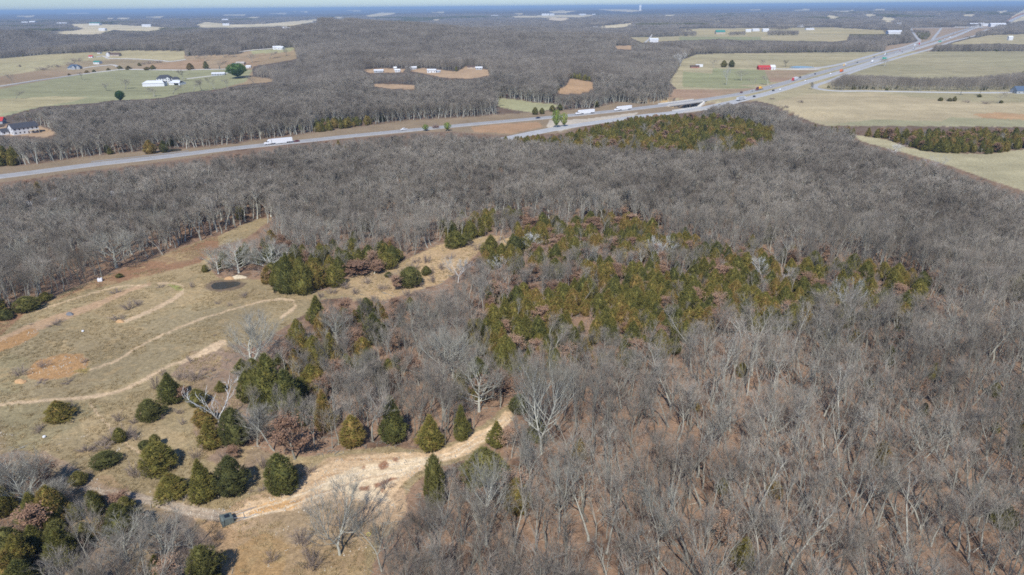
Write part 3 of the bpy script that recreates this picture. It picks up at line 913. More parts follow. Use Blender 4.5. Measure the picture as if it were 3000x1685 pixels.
def conifer(seed, H=7.0, W=4.6, n=1700, kind='cedar', core=0.58, leaf=0.36):
    r = np.random.RandomState(seed)
    P_ = None
    if kind == 'cedar':
        prof = lambda t: np.where(t < 0.3, 0.66 + 0.34 * np.sin(t / 0.3 * np.pi / 2), np.clip(1 - (np.maximum(t - 0.3, 0) / 0.7) ** 1.9, 0, 1)) ** 0.95
    elif kind == 'slim':
        prof = lambda t: np.where(t < 0.15, 0.7 + 0.3 * t / 0.15, np.clip(1 - (np.maximum(t - 0.15, 0) / 0.85) ** 1.25, 0, 1))
    else:
        prof = lambda t: np.where(t < 0.3, t / 0.3 * 0.8 + 0.1, np.sqrt(np.clip(1 - ((t - 0.45) / 0.56) ** 2, 0, 1)))
    zb = 0.03 * H if kind != 'round' else 0.16 * H
    nl = 44
    la, lt = r.rand(nl) * 2 * np.pi, r.rand(nl)
    lw = r.uniform(0.12, 0.42, nl) * r.choice([1, 1, -1.0], nl)

    def lobe(a, t):
        s_ = np.ones_like(a)
        for i in range(nl):
            da = np.angle(np.exp(1j * (a - la[i])))
            s_ += lw[i] * np.exp(-(da / 0.36) ** 2 - ((t - lt[i]) / 0.075) ** 2)
        return s_
    # many sprays in whorls on the shell
    t = np.clip(r.beta(1.05, 1.35, n), 0, 0.995)
    a = r.rand(n) * 2 * np.pi
    rr = W / 2 * prof(t) * lobe(a, t)
    q = r.uniform(0.70, 1.0, n) ** 0.8
    P = np.stack([np.cos(a) * rr * q, np.sin(a) * rr * q, zb + (H - zb) * t], 1)
    outd = np.stack([np.cos(a), np.sin(a), np.full(n, 0.55) + t * 0.9], 1)
    outd /= np.linalg.norm(outd, axis=1, keepdims=True)
    gapn = vnoise(a * 1.6 * W, t * H * 1.5, 1.0, seed % 97)
    sel_ = gapn > 0.27
    P, outd, n = P[sel_], outd[sel_], int(sel_.sum())
    W1 = Wood(r)
    for j in range(4):
        d = outd + r.normal(size=(n, 3)) * 0.55
        d /= np.linalg.norm(d, axis=1, keepdims=True)
        L = leaf * r.uniform(0.5, 1.7, n)[:, None] * (0.55 + 0.45 * (H / 7.0))
        W1.spikes(P - d * L * 0.25, P + d * L, leaf * 0.30 * r.uniform(0.7, 1.3, n))
    # dense inner boughs
    m, k = 14, 18
    tt = np.linspace(0, 0.96, m)
    aa = 2 * np.pi * np.arange(k) / k
    T2, A2 = np.meshgrid(tt, aa, indexing='ij')
    R2 = W / 2 * prof(T2) * lobe(A2, T2) * core * r.uniform(0.85, 1.15, T2.shape)
    V = np.stack([np.cos(A2) * R2, np.sin(A2) * R2, zb + (H - zb) * T2], -1).reshape(-1, 3)
    i = np.arange(m - 1)[:, None] * k + np.arange(k)[None]
    j = np.arange(m - 1)[:, None] * k + (np.arange(k)[None] + 1) % k
    W1.V.append(V)
    W1.Q.append(np.stack([i, j, j + k, i + k], -1).reshape(-1, 4) + W1.n)
    W1.n += len(V)
    Tk = Wood(r)
    Tk.tube(np.array([[0, 0, -0.4], [0, 0, H * 0.3], [0, 0, H * 0.8]]), [0.05 * W / 2 + 0.06, 0.08, 0.02], 6)
    return Tk, W1


def leafy(seed, H=8.0, W=6.0, n=2600, lf=0.17):
    A, B = bare_tree(seed, H=H, clear=0.2, n1=12, len1=W / H * 0.42, n2=4, n3=3, ntw=3, r0=0.11)
    r = np.random.RandomState(seed + 5)
    C = Wood(r)
    src = np.concatenate([v for v in B.V])
    p = src[r.randint(0, len(src), n)] + r.normal(size=(n, 3)) * 0.16
    d = r.normal(size=(n, 3))
    d /= np.linalg.norm(d, axis=1, keepdims=True)
    C.spikes(p, p + d * lf * 1.3, np.full(n, lf))
    return A, B, C


def shrub(seed, H=2.0, W=3.0, n=420, tw=0.03):
    r = np.random.RandomState(seed)
    A = Wood(r)
    B = Wood(r)
    ns = 14
    T0, T1 = [], []
    for i in range(ns):
        a = r.rand() * 6.28
        q = r.rand() ** 0.5
        tip = np.array([math.cos(a) * q * W / 2, math.sin(a) * q * W / 2, H * r.uniform(0.6, 1.0) * (1 - 0.35 * q * q)])
        b = np.array([math.cos(a) * q * W * 0.18, math.sin(a) * q * W * 0.18, -0.1])
        mid = (b + tip) / 2 + np.array([0, 0, 0.15 * H])
        A.tube(np.array([b, mid, tip]), [0.03, 0.02, 0.008], 3)
        for j in range(n // ns):
            s_ = r.uniform(0.2, 1)
            p = b * (1 - s_) + tip * s_ + r.normal(size=3) * 0.1
            d = unit((tip - b) / H + r.normal(size=3) * 0.6)
            T0.append(p)
            T1.append(p + d * r.uniform(0.25, 0.6) * (0.5 + H / 4))
    B.spikes(T0, T1, np.full(len(T0), tw))
    return A, B
# ------------------------------------------------------------------ tree prototypes
def joined(name, woods, mats):
    V, Q, T, mq, mt, n = [], [], [], [], [], 0
    for i, w in enumerate(woods):
        V += w.V
        for q in w.Q:
            Q.append(q + n); mq += [i] * len(q)
        for t in w.T:
            T.append(t + n); mt += [i] * len(t)
        n += w.n
    F = ([np.concatenate(Q)] if Q else []) + ([np.concatenate(T)] if T else [])
    return fastmesh(name, np.concatenate(V), F, mats, mq + mt)


class Proto:
    def __init__(s, woods, parts, mats, h, w):
        s.woods, s.parts, s.mats, s.h, s.w = woods, parts, mats, h, w
        A_ = np.concatenate([v for wd in woods for v in wd.V])
        s.h = float(np.percentile(A_[:, 2], 99.7))
        s.w = float(np.mean([np.percentile(A_[:, k], 99) - np.percentile(A_[:, k], 1) for k in (0, 1)]))
        print('PROTO', parts[0], round(s.h, 1), round(s.w, 1), len(A_))
        s.meshes = None

    def part_meshes(s):
        if s.meshes is None:
            s.meshes = [(p, wd.mesh(p, m)) for p, wd, m in zip(s.parts, s.woods, s.mats)]
        return s.meshes


PR = {}
BT, BW = ('trunk', 'crown'), (M['bark'], M['twig'])
PR['bare'] = [Proto(bare_tree(100 + i, H=15, clear=c, ang1=a * .85, len1=l * 1.05, fork=f, n1=n, ntw=4, tw=0.020, lean=0.06, wob=w_ * .8, dev=.8, l2=1.3), BT, BW, 15, 6)
              for i, (c, a, l, f, n, w_) in enumerate([(0.40, 0.52, 0.32, 0, 14, .05), (0.45, 0.45, 0.30, 0, 13, .07), (0.34, 0.65, 0.32, 0, 15, .05), (0.5, 0.5, 0.28, 0.38, 16, .06), (0.42, 0.6, 0.32, 0.45, 15, .08), (0.50, 0.5, 0.27, 0, 12, .09), (0.4, 0.5, 0.29, 0.28, 18, .07), (0.42, 0.6, 0.29, 0, 13, .10)])]
PR['pole'] = [Proto(bare_tree(120 + i, H=15, clear=c, ang1=a, len1=l, fork=f, n1=n, n2=4, n3=3, ntw=3, r0=0.13, tw=0.020, k=1.1, lean=0.07, wob=w_, dev=.75, l2=1.2), BT, BW, 15, 5)
              for i, (c, a, l, f, n, w_) in enumerate([(0.45, 0.42, 0.26, 0, 9, .05), (0.5, 0.38, 0.24, 0, 8, .07), (0.4, 0.5, 0.27, 0, 10, .05), (0.5, 0.5, 0.24, 0.5, 9, .05), (0.42, 0.45, 0.26, 0.4, 10, .06), (0.35, 0.4, 0.25, 0, 9, .08), (0.55, 0.55, 0.22, 0, 8, .06), (0.4, 0.4, 0.24, 0.25, 11, .05)])]
PR['oak'] = [Proto(bare_tree(140 + i, H=13, clear=0.16, ang1=1.1, len1=0.46, fork=f, n1=n, n2=7, n3=5, ntw=4, r0=0.30, wob=.06, tw=0.024, l2=1.7, dev=.85), BT, (M['limb'], M['pale_twig']), 13, 12.5)
             for i, (f, n) in enumerate([(0.0, 24), (0.0, 22), (0.22, 26), (0.18, 26)])]
PR['snag'] = [Proto(bare_tree(160, H=10, clear=0.3, ang1=0.8, len1=0.34, fork=0.16, n1=16, n2=3, n3=1, ntw=1, r0=0.24, tw=0.06, wob=.12, k=1.8), BT, (M['white_bark'], M['white_bark']), 10, 8)]
PR['sycamore'] = [Proto(bare_tree(170 + i, H=14, clear=0.3, ang1=0.9, len1=0.36, fork=f, n1=n, n2=5, n3=4, ntw=4, r0=0.20, tw=0.032, wob=.11, k=1.5), BT, (M['white_bark'], M['white_bark']), 14, 9)
                  for i, (f, n) in enumerate([(0.25, 18), (0.0, 16), (0.3, 20)])]
PR['paleoak'] = [Proto(bare_tree(180 + i, H=13, clear=0.3, ang1=0.85, len1=0.36, fork=0.34, n1=24, n2=6, n3=4, ntw=3, r0=0.23, tw=0.026, wob=.08, k=1.2, l2=1.6), BT, (M['limb'], M['pale_twig']), 13, 9) for i in range(2)]
PR['bushy'] = [Proto(bare_tree(190 + i, H=8, clear=0.12, ang1=0.6, len1=0.36, n1=18, n2=6, n3=5, ntw=6, r0=0.12, tw=0.022), BT, (M['bark'], M['pale_twig']), 8, 5) for i in range(2)]
CT = ('trunk', 'crown')
PR['cedar'] = [Proto(conifer(200 + i, H=h, W=w_, n=n, kind=k_), CT, (M['dark_bark'], M['cedar']), h, w_)
               for i, (h, w_, n, k_) in enumerate([(7, 5.0, 1900, 'cedar'), (7, 4.4, 1700, 'cedar'), (7, 5.6, 2000, 'cedar'), (8, 4.0, 1800, 'slim'), (7, 4.8, 1900, 'cedar'), (8, 4.6, 1800, 'slim')])]
PR['darkcedar'] = [Proto(conifer(220 + i, H=7, W=5, n=1800, kind='cedar'), CT, (M['dark_bark'], M['dark_cedar']), 7, 5) for i in range(2)]
PR['pine'] = [Proto(conifer(230, H=12, W=12, n=2600, kind='round', core=0.6, leaf=0.6), CT, (M['dark_bark'], M['pine']), 12, 12)]
PR['lime'] = [Proto(conifer(235, H=11, W=7, n=900, kind='round', core=0.35, leaf=0.55), CT, (M['bark'], M['lime']), 11, 7)]
PR['russet'] = [Proto(leafy(240 + i, H=8, W=w_), ('trunk', 'crown', 'leaves'), (M['bark'], M['brush'], M['russet']), 8, w_) for i, w_ in enumerate((5, 6, 4))]
PR['shrub'] = [Proto(shrub(250 + i, H=2.0, W=3.2), ('stems', 'crown'), (M['brush'], M['brush']), 2.0, 3.2) for i in range(3)]
# lighter copies for the middle distance
PR['bare1'] = [Proto(bare_tree(300 + i, H=15, clear=c, ang1=a, len1=l, n1=12, n2=4, n3=4, ntw=6, tw=0.032, k=1.4, lean=.05, dev=.75, l2=1.5, r0=0.2), BT, (M['limb'], M['twig']) if i % 2 else BW, 15, 6)
               for i, (c, a, l) in enumerate([(0.40, 0.5, 0.32), (0.45, 0.45, 0.3), (0.34, 0.6, 0.32), (0.42, 0.5, 0.33), (0.38, 0.55, 0.3), (0.45, 0.45, 0.3)])]
PR['syc1'] = [Proto(bare_tree(310 + i, H=15, clear=0.35, ang1=0.8, len1=0.3, fork=0.35, n1=11, n2=4, n3=2, ntw=3, tw=0.05, k=2.0), BT, (M['white_bark'], M['pale_twig']), 15, 8) for i in range(2)]
PR['cedar1'] = [Proto(conifer(320 + i, H=7, W=w_, n=700, kind=k_, leaf=0.6), CT, (M['dark_bark'], M['cedar']), 7, w_) for i, (w_, k_) in enumerate([(5, 'cedar'), (4.5, 'slim'), (5.4, 'cedar')])]
PR['russet1'] = [Proto(leafy(330 + i, H=8, W=5, n=900, lf=0.3), ('trunk', 'crown', 'leaves'), (M['bark'], M['brush'], M['russet']), 8, 5) for i in range(2)]
PR['bare2'] = [Proto(lo_tree(340 + i, H=14, W=w_, n=300, tw=0.075), BT, BW, 14, w_) for i, w_ in enumerate([8, 9, 7.5, 8.5, 9.5])]
PR['cedar2'] = [Proto(conifer(350 + i, H=8, W=6, n=90, kind='cedar', core=0.8, leaf=1.6), CT, (M['dark_bark'], M['dark_cedar']), 8, 6) for i in range(2)]
PR['sapling'] = [Proto(bare_tree(360 + i, H=5, clear=0.1, ang1=0.6, len1=0.4, n1=9, n2=3, n3=2, ntw=3, r0=0.035, tw=0.02), BT, (M['sapling'], M['sapling']), 5, 3) for i in range(3)]


PR['tuft'] = []
for i in range(3):
    r_t = np.random.RandomState(400 + i)
    T_t = Wood(r_t)
    n_t = 22
    a_t = r_t.rand(n_t) * 6.28
    q_t = r_t.rand(n_t) ** .5 * .45
    b_t = np.stack([np.cos(a_t) * q_t, np.sin(a_t) * q_t, np.full(n_t, -.03)], 1)
    e_t = b_t * 1.5 + np.stack([r_t.normal(size=n_t) * .1, r_t.normal(size=n_t) * .1, r_t.uniform(.25, .6, n_t)], 1)
    T_t.spikes(b_t, e_t, np.full(n_t, .10))
    PR['tuft'].append(Proto((T_t,), ('blades',), (M['straw'],), .6, 1))


def patch(seed, size=52.0, n=42):
    r = np.random.RandomState(seed)
    W_, T_ = Wood(r), Wood(r)
    for i in range(n):
        x, y = r.uniform(-size / 2, size / 2, 2)
        h = r.uniform(10, 15)
        k = 26
        a = r.rand(k) * 6.28
        q = np.sqrt(r.rand(k)) * 4.6
        z = h * (0.45 + 0.5 * r.rand(k) * (1 - (q / 6) ** 2))
        P = np.stack([x + q * np.cos(a), y + q * np.sin(a), z], 1)
        d = np.stack([np.cos(a) * q * .12, np.sin(a) * q * .12, np.full(k, 1.0)], 1) + r.normal(size=(k, 3)) * .35
        W_.spikes(P - d * 1.8, P + d * 2.2, np.full(k, 0.45))
        T_.spikes([[x, y, -4]], [[x, y, h * .8]], [0.5])
    return T_, W_


PR['greenpatch'] = [Proto(patch(380 + i, n=60), BT, (M['dark_bark'], M['dark_cedar']), 14, 52) for i in range(2)]
PR['litter'] = []
for i in range(4):
    r_t = np.random.RandomState(420 + i)
    T_t = Wood(r_t)
    for k_t in range(5):
        a_t, L_t = r_t.rand() * 6.28, r_t.uniform(.6, 2.2)
        p_t = np.array([r_t.uniform(-1.2, 1.2), r_t.uniform(-1.2, 1.2), .06])
        e_t = p_t + np.array([math.cos(a_t) * L_t, math.sin(a_t) * L_t, r_t.uniform(-.02, .3)])
        T_t.tube(np.array([p_t, (p_t + e_t) / 2 + [0, 0, .05], e_t]), [.05, .035, .012], 4)
        T_t.spikes([(p_t + e_t) / 2] * 3, (p_t + e_t) / 2 + r_t.normal(size=(3, 3)) * [.5, .5, .15] + [0, 0, .15], [.03] * 3)
    PR['litter'].append(Proto((T_t,), ('sticks',), (M['bark'],), 1, 1))
PR['stone'] = []
for i in range(3):
    r_t = np.random.RandomState(460 + i)
    T_t = Wood(r_t)
    for k_t in range(5):
        c_t = np.array([r_t.uniform(-.6, .6), r_t.uniform(-.6, .6), 0.02])
        s_t = r_t.uniform(.05, .17)
        T_t.tube(c_t + np.array([[0, 0, -.02], [0.01, 0, s_t * .4], [0, .01, s_t * .75], [0, 0, s_t * .8]]), [s_t, s_t * .95, s_t * .5, .01], 6)
    PR['stone'].append(Proto((T_t,), ('stones',), (M['stone'],), 1, 1))
PR['patch'] = [Proto(patch(370 + i), BT, BW, 14, 52) for i in range(4)]


def gn_scatter(name, kind, P, idx_, rz, sc, label, cat):
    """one object holding every plant of a wood that nobody could count"""
    me = bpy.data.meshes.new(name)
    me.vertices.add(len(P))
    me.vertices.foreach_set('co', np.asarray(P, np.float32).ravel())
    for nm, ty, dat, key in (('variant', 'INT', idx_, 'value'), ('turn', 'FLOAT_VECTOR', np.stack([np.zeros(len(P)), np.zeros(len(P)), rz], 1), 'vector'), ('size', 'FLOAT_VECTOR', sc, 'vector')):
        a = me.attributes.new(nm, ty, 'POINT')
        a.data.foreach_set(key, np.asarray(dat, np.int32 if ty == 'INT' else np.float32).ravel())
    o = bpy.data.objects.new(name, me)
    COL.objects.link(o)
    tag(o, label, cat, kind='stuff')
    c = bpy.data.collections.new('source_' + kind)
    for i, p in enumerate(PR[kind]):
        mo = bpy.data.objects.new('src_%s_%02d' % (kind, i), joined('src_%s_%02d' % (kind, i), p.woods, list(p.mats)))
        c.objects.link(mo)
    g = bpy.data.node_groups.new('scatter_' + name, 'GeometryNodeTree')
    g.interface.new_socket('Geometry', in_out='INPUT', socket_type='NodeSocketGeometry')
    g.interface.new_socket('Geometry', in_out='OUTPUT', socket_type='NodeSocketGeometry')
    gi, go = g.nodes.new('NodeGroupInput'), g.nodes.new('NodeGroupOutput')
    ci = g.nodes.new('GeometryNodeCollectionInfo')
    ci.inputs['Collection'].default_value = c
    ci.inputs['Separate Children'].default_value = True
    ci.inputs['Reset Children'].default_value = True
    ip = g.nodes.new('GeometryNodeInstanceOnPoints')
    ip.inputs['Pick Instance'].default_value = True

    def attr(nm, ty):
        n = g.nodes.new('GeometryNodeInputNamedAttribute')
        n.data_type = ty
        n.inputs['Name'].default_value = nm
        return n.outputs['Attribute']
    g.links.new(gi.outputs[0], ip.inputs['Points'])
    g.links.new(ci.outputs[0], ip.inputs['Instance'])
    g.links.new(attr('variant', 'INT'), ip.inputs['Instance Index'])
    g.links.new(attr('turn', 'FLOAT_VECTOR'), ip.inputs['Rotation'])
    g.links.new(attr('size', 'FLOAT_VECTOR'), ip.inputs['Scale'])
    g.links.new(ip.outputs[0], go.inputs[0])
    md = o.modifiers.new('scatter', 'NODES')
    md.node_group = g
    return o


OBJNAME = {'bare': 'bare_tree', 'pole': 'bare_tree', 'oak': 'spreading_oak', 'snag': 'dead_tree', 'sycamore': 'white_sycamore', 'paleoak': 'pale_oak', 'bushy': 'bare_tree', 'cedar': 'cedar_tree', 'darkcedar': 'cedar_tree', 'pine': 'pine_tree', 'lime': 'pine_tree',
           'russet': 'russet_oak', 'shrub': 'bare_shrub', 'bare1': 'bare_tree', 'cedar1': 'cedar_tree', 'bare2': 'bare_tree', 'cedar2': 'cedar_tree', 'syc1': 'white_sycamore', 'sapling': 'sapling', 'russet1': 'russet_oak'}
CAT = {'bare_tree': 'bare tree', 'spreading_oak': 'bare tree', 'dead_tree': 'dead tree', 'white_sycamore': 'bare tree', 'pale_oak': 'bare tree', 'cedar_tree': 'cedar tree', 'pine_tree': 'pine tree', 'russet_oak': 'leafy tree', 'bare_shrub': 'shrub', 'sapling': 'sapling'}
GROUP = {'bare_tree': 'leafless grey trees of the woods', 'spreading_oak': 'broad spreading leafless oaks', 'white_sycamore': 'white-limbed sycamores', 'cedar_tree': 'cedar trees', 'pine_tree': 'pine trees', 'russet_oak': 'young oaks holding russet leaves', 'bare_shrub': 'leafless shrubs', 'sapling': 'saplings'}


def plant(kind, var, x, y, z, rz, sx, sz, label):
    nm = OBJNAME[kind]
    t = bpy.data.objects.new(nm, None)
    COL.objects.link(t)
    t.location, t.rotation_euler, t.scale = (x, y, z), (0, 0, rz), (sx, sx, sz)
    tag(t, label, CAT[nm], GROUP.get(nm))
    for pn, me in PR[kind][var].part_meshes():
        c = bpy.data.objects.new(pn, me)
        COL.objects.link(c)
        c.parent = t
    return t


# ------------------------------------------------------------------ trees one can point at, each where it stands in the photograph
# kind, base u, base v, width px, top v, label
EX = [
    ('cedar', 176, 1228, 78, 1164, 'low ragged cedar standing alone in the meadow just below the dirt track'),
    ('cedar', 505, 1177, 70, 1084, 'bronze-tinted cedar between the dirt track and the white dead tree'),
    ('darkcedar', 442, 1228, 70, 1162, 'bushy dark green cedar just below the bronze-tinted one'),
    ('darkcedar', 312, 1361, 74, 1314, 'low round dark cedar alone in the meadow above the gravel track'),
    ('cedar', 467, 1375, 100, 1284, 'wide lopsided cedar in the middle of the lower left meadow'),
    ('darkcedar', 425, 1312, 38, 1286, 'small dark cedar touching the wide lopsided one'),
    ('darkcedar', 458, 1312, 36, 1268, 'small brownish cedar directly behind the wide lopsided one'),
    ('cedar', 505, 1453, 92, 1374, 'round yellow-green cedar closest above the gravel track'),
    ('cedar', 600, 1464, 78, 1338, 'tall pointed cedar at the left of the pair above the gravel track'),
    ('darkcedar', 684, 1443, 92, 1326, 'broad dark cedar at the right of the pair above the gravel track'),
    ('cedar', 828, 1436, 94, 1318, 'big round cedar at the left tip of the sandy clearing'),
    ('cedar', 621, 1310, 62, 1218, 'dark pointed cedar below the white dead tree'),
    ('cedar', 279, 1489, 58, 1432, 'small round cedar just below the gravel track beside russet brush'),
    ('darkcedar', 372, 1500, 50, 1448, 'dark little cedar in the brush where the gravel track begins'),
    ('cedar', 353, 1293, 40, 1248, 'small brown cedar in a patch of grey brush in the meadow'),
    ('darkcedar', 233, 1418, 48, 1374, 'dark cedar among grey bushes beside the joining track'),
    ('darkcedar', 606, 1706, 100, 1590, 'dark cedar at the bottom edge left of the bare orange ground'),
    ('darkcedar', 40, 1640, 90, 1530, 'dark cedar at the left edge in the lower corner thicket'),
    ('cedar', 110, 1615, 80, 1525, 'cedar second from the left edge in the lower corner thicket'),
    ('darkcedar', 178, 1600, 80, 1515, 'dark cedar third from the left edge in the lower corner thicket'),
    ('cedar', 250, 1580, 60, 1520, 'cedar at the right end of the lower corner thicket'),
    ('cedar', 300, 1560, 60, 1505, 'light green cedar between the corner thicket and the big grey tree'),
    ('cedar', 20, 1700, 80, 1610, 'cedar in the bottom left corner of the picture'),
    ('cedar', 800, 1218, 96, 1030, 'tall bronze-green cedar left of the tall pair beside the russet oaks'),
    ('cedar', 848, 1226, 92, 1075, 'tall bronze-green cedar right of the tall pair beside the russet oaks'),
    ('darkcedar', 690, 1300, 82, 1186, 'dense green cedar right behind the white dead tree'),
    ('cedar', 602, 1246, 62, 1180, 'cedar left of the foot of the white dead tree'),
    ('darkcedar', 580, 1186, 56, 1133, 'cedar between the bronze-tinted one and the white dead tree'),
    ('cedar', 648, 1146, 30, 1112, 'small bright cedar behind the white dead tree'),
    ('cedar', 712, 1090, 50, 1046, 'yellow-green cedar under the big lone oak at the meadow edge'),
    ('cedar', 955, 1258, 62, 1138, 'slim bronze cedar in the russet undergrowth left of the three roadside cedars'),
    ('cedar', 1035, 1304, 74, 1210, 'cedar at the left of the three that line the top of the sandy clearing'),
    ('cedar', 1152, 1292, 78, 1156, 'tallest of the three cedars that line the top of the sandy clearing'),
    ('cedar', 1263, 1311, 76, 1210, 'cedar at the right of the three that line the top of the sandy clearing'),
    ('cedar', 1353, 1287, 48, 1184, 'cedar half hidden behind bare branches above the narrow end of the clearing'),
    ('cedar', 1456, 1304, 55, 1230, 'bright green cedar where the path leaves the sandy clearing'),
    ('darkcedar', 1277, 1480, 66, 1332, 'tall dark pointed cedar below the sandy clearing among grey trees'),
    ('darkcedar', 1420, 1430, 130, 1300, 'broad dark cedar behind the bare tree below the path'),
    ('cedar', 1098, 1001, 76, 912, 'bronze-green cedar in the wood left of the spreading bare oaks'),
    ('darkcedar', 1521, 1206, 60, 1150, 'dark cedar at the far end of the path'),
    ('cedar', 850, 858, 64, 738, 'leftmost tall cedar of the clump at the top of the meadow'),
    ('cedar', 890, 862, 62, 750, 'second cedar of the clump at the top of the meadow'),
    ('cedar', 925, 846, 62, 760, 'third cedar of the clump at the top of the meadow'),
    ('cedar', 978, 838, 58, 775, 'rightmost cedar of the clump at the top of the meadow'),
    ('darkcedar', 800, 818, 54, 765, 'dark cedar between the pond and the clump at the top of the meadow'),
    ('darkcedar', 80, 908, 74, 862, 'dark cedar at the left edge where the wood meets the meadow'),
    ('darkcedar', 136, 880, 36, 852, 'smaller dark cedar beside the one at the left wood edge'),
    ('darkcedar', 15, 935, 44, 905, 'dark cedar cut by the left edge of the picture above the meadow'),
    ('cedar', 932, 946, 56, 862, 'pointed cedar at the corner of the wood right of the looping track'),
    ('cedar', 875, 1010, 52, 930, 'cedar in front of the wood edge right of the big lone oak'),
    ('darkcedar', 602, 797, 20, 774, 'tiny cedar left of the pond'),
    ('darkcedar', 351, 813, 20, 799, 'tiny cedar on the slope below the left wood'),
    ('darkcedar', 810, 853, 20, 830, 'little cedar right of the pond'),
    ('cedar', 828, 858, 26, 836, 'little bushy cedar at the foot of the meadow clump'),
    ('cedar', 1334, 722, 62, 672, 'cedar on the left of the two at the head of the straw-coloured glade'),
    ('darkcedar', 1366, 715, 38, 680, 'dark cedar on the right of the two at the head of the straw-coloured glade'),
    ('cedar', 1132, 786, 60, 736, 'cedar at the wood edge above the straw-coloured glade'),
    ('cedar', 1167, 762, 32, 726, 'slim cedar at the wood edge above the straw-coloured glade'),
    ('darkcedar', 1204, 836, 72, 776, 'round dark cedar standing in the straw-coloured glade'),
    ('darkcedar', 1249, 806, 28, 776, 'small cedar right of the round one in the glade'),
    ('darkcedar', 1139, 812, 22, 794, 'little bush-like cedar in the glade'),
    ('cedar', 1439, 748, 58, 684, 'tall cedar dividing the straw-coloured glade'),
    ('darkcedar', 1510, 748, 62, 688, 'dark cedar right of the straw-coloured glade beside a white snag'),
    ('darkcedar', 1545, 742, 56, 686, 'dark cedar behind the white snag right of the glade'),
    ('cedar', 2543, 712, 26, 664, 'lone slim cedar rising out of the grey wood at right'),
    ('cedar', 250, 790, 1, 789, ''),
    # leafless trees
    ('oak', 745, 1088, 150, 905, 'big round-crowned bare oak alone at the right edge of the meadow'),
    ('oak', 1301, 1118, 150, 952, 'spreading bare oak left of the pair in the middle of the wood'),
    ('oak', 1326, 1108, 120, 960, 'spreading bare oak right of the pair in the middle of the wood'),
    ('oak', 1404, 1206, 140, 1040, 'fan-shaped bare oak beside the far end of the path'),
    ('oak', 1220, 1000, 130, 882, 'pale-limbed bare oak above the pair in the middle of the wood'),
    ('oak', 1586, 1330, 150, 1035, 'tall wide bare oak right of the path'),
    ('bare', 1678, 1298, 90, 1063, 'straight bare tree with pale trunk right of the wide oak'),
    ('bare', 1735, 1290, 100, 1040, 'bare tree with thick pale leaning trunk and fanned limbs'),
    ('paleoak', 1553, 1436, 110, 1236, 'bare tree with pale fanned limbs standing below the end of the path'),
    ('paleoak', 1119, 1674, 150, 1478, 'stout whitish bare oak with open crown and clear trunk at the bottom edge'),
    ('oak', 996, 1625, 175, 1412, 'dense dark-limbed bare oak below the sandy clearing'),
    ('oak', 374, 1640, 165, 1500, 'wide silver-grey bare tree in the lower left thicket'),
    ('oak', 480, 1620, 140, 1500, 'round grey bare tree right of the wide silver-grey one'),
    ('oak', 98, 1480, 150, 1335, 'tall hazy bare tree near the left edge above the corner thicket'),
    ('bushy', 190, 1470, 90, 1385, 'dark-stemmed bushy bare tree beside the joining track'),
    ('oak', 40, 1420, 110, 1320, 'hazy bare tree at the left edge below the meadow'),
    ('bushy', 754, 1304, 86, 1180, 'grey cone-shaped bushy bare tree between cedars and russet oak'),
    ('snag', 643, 1240, 112, 1112, 'dead white tree with bare forked limbs among cedars'),
    ('oak', 342, 784, 150, 668, 'big low-branching bare oak on the edge of the left wood'),
    ('oak', 796, 800, 130, 702, 'wide pale bare tree behind the pond'),
    ('oak', 700, 800, 100, 700, 'bare tree at the left behind the pond'),
    ('oak', 640, 802, 80, 715, 'smaller bare tree at the left end of the pond thicket'),
    ('sycamore', 1342, 828, 86, 748, 'white-limbed bare tree in the cedars right of the glade'),
    ('sycamore', 1460, 806, 52, 745, 'small white-limbed tree in the cedars beside the tall glade cedar'),
    ('sycamore', 1571, 748, 54, 682, 'white snag leaning against dark cedars right of the glade'),
    ('sycamore', 1932, 775, 78, 686, 'white-limbed bare tree in the upper part of the cedar wood'),
    ('sycamore', 2233, 829, 50, 748, 'slim white-trunked tree in the right part of the cedar wood'),
    ('sycamore', 2311, 830, 80, 785, 'low spreading white tree in the right part of the cedar wood'),
    ('sycamore', 2481, 925, 88, 810, 'tall white sycamore with crooked trunk at the right end of the cedars'),
    ('sycamore', 2625, 464, 46, 422, 'white sycamore on the edge of the wood beside the hay strip'),
    ('sycamore', 2738, 512, 52, 452, 'pale sycamore where the wood narrows beside the hay strip'),
    ('paleoak', 2560, 1500, 120, 1330, 'pale dead-topped bare tree in the leaf-littered wood at lower right'),
    ('sycamore', 1352, 1660, 10, 1650, ''),
    ('bare', 1288, 1690, 110, 1430, 'tall twin-limbed bare tree at the bottom edge below the dark pointed cedar'),
    ('oak', 1425, 1600, 140, 1345, 'tall pale bare tree in front of the broad dark cedar'),
    ('bushy', 1345, 1290, 40, 1240, 'thin bare tree at the narrow end of the sandy clearing'),
    ('bare', 1390, 1260, 1, 1259, ''),
    ('oak', 1380, 1090, 110, 985, 'bare oak between the middle pair and the fan-shaped one'),
    ('oak', 1660, 1180, 110, 1040, 'mid-sized bare oak behind the straight pale-trunked tree'),
    ('oak', 1830, 1130, 110, 1000, 'spreading bare tree with whitish limbs right of the leaning one'),
    ('paleoak', 1640, 1560, 120, 1350, 'pale forked tree standing among poles below the path end'),
    ('paleoak', 1790, 1480, 110, 1300, 'pale-limbed tree right of the pale forked tree below the path'),
    ('paleoak', 1930, 1640, 120, 1420, 'pale many-limbed tree at the bottom right of centre'),
    ('paleoak', 2080, 1340, 110, 1180, 'pale many-limbed tree in the leaf-littered wood right of centre'),
    ('paleoak', 2330, 1260, 100, 1110, 'fan-crowned pale tree in the upper leaf-littered wood'),
    ('paleoak', 2700, 1380, 110, 1210, 'fan-crowned pale tree far right in the leaf-littered wood'),
    ('paleoak', 2860, 1560, 120, 1380, 'pale branching tree near the right end of the bottom'),
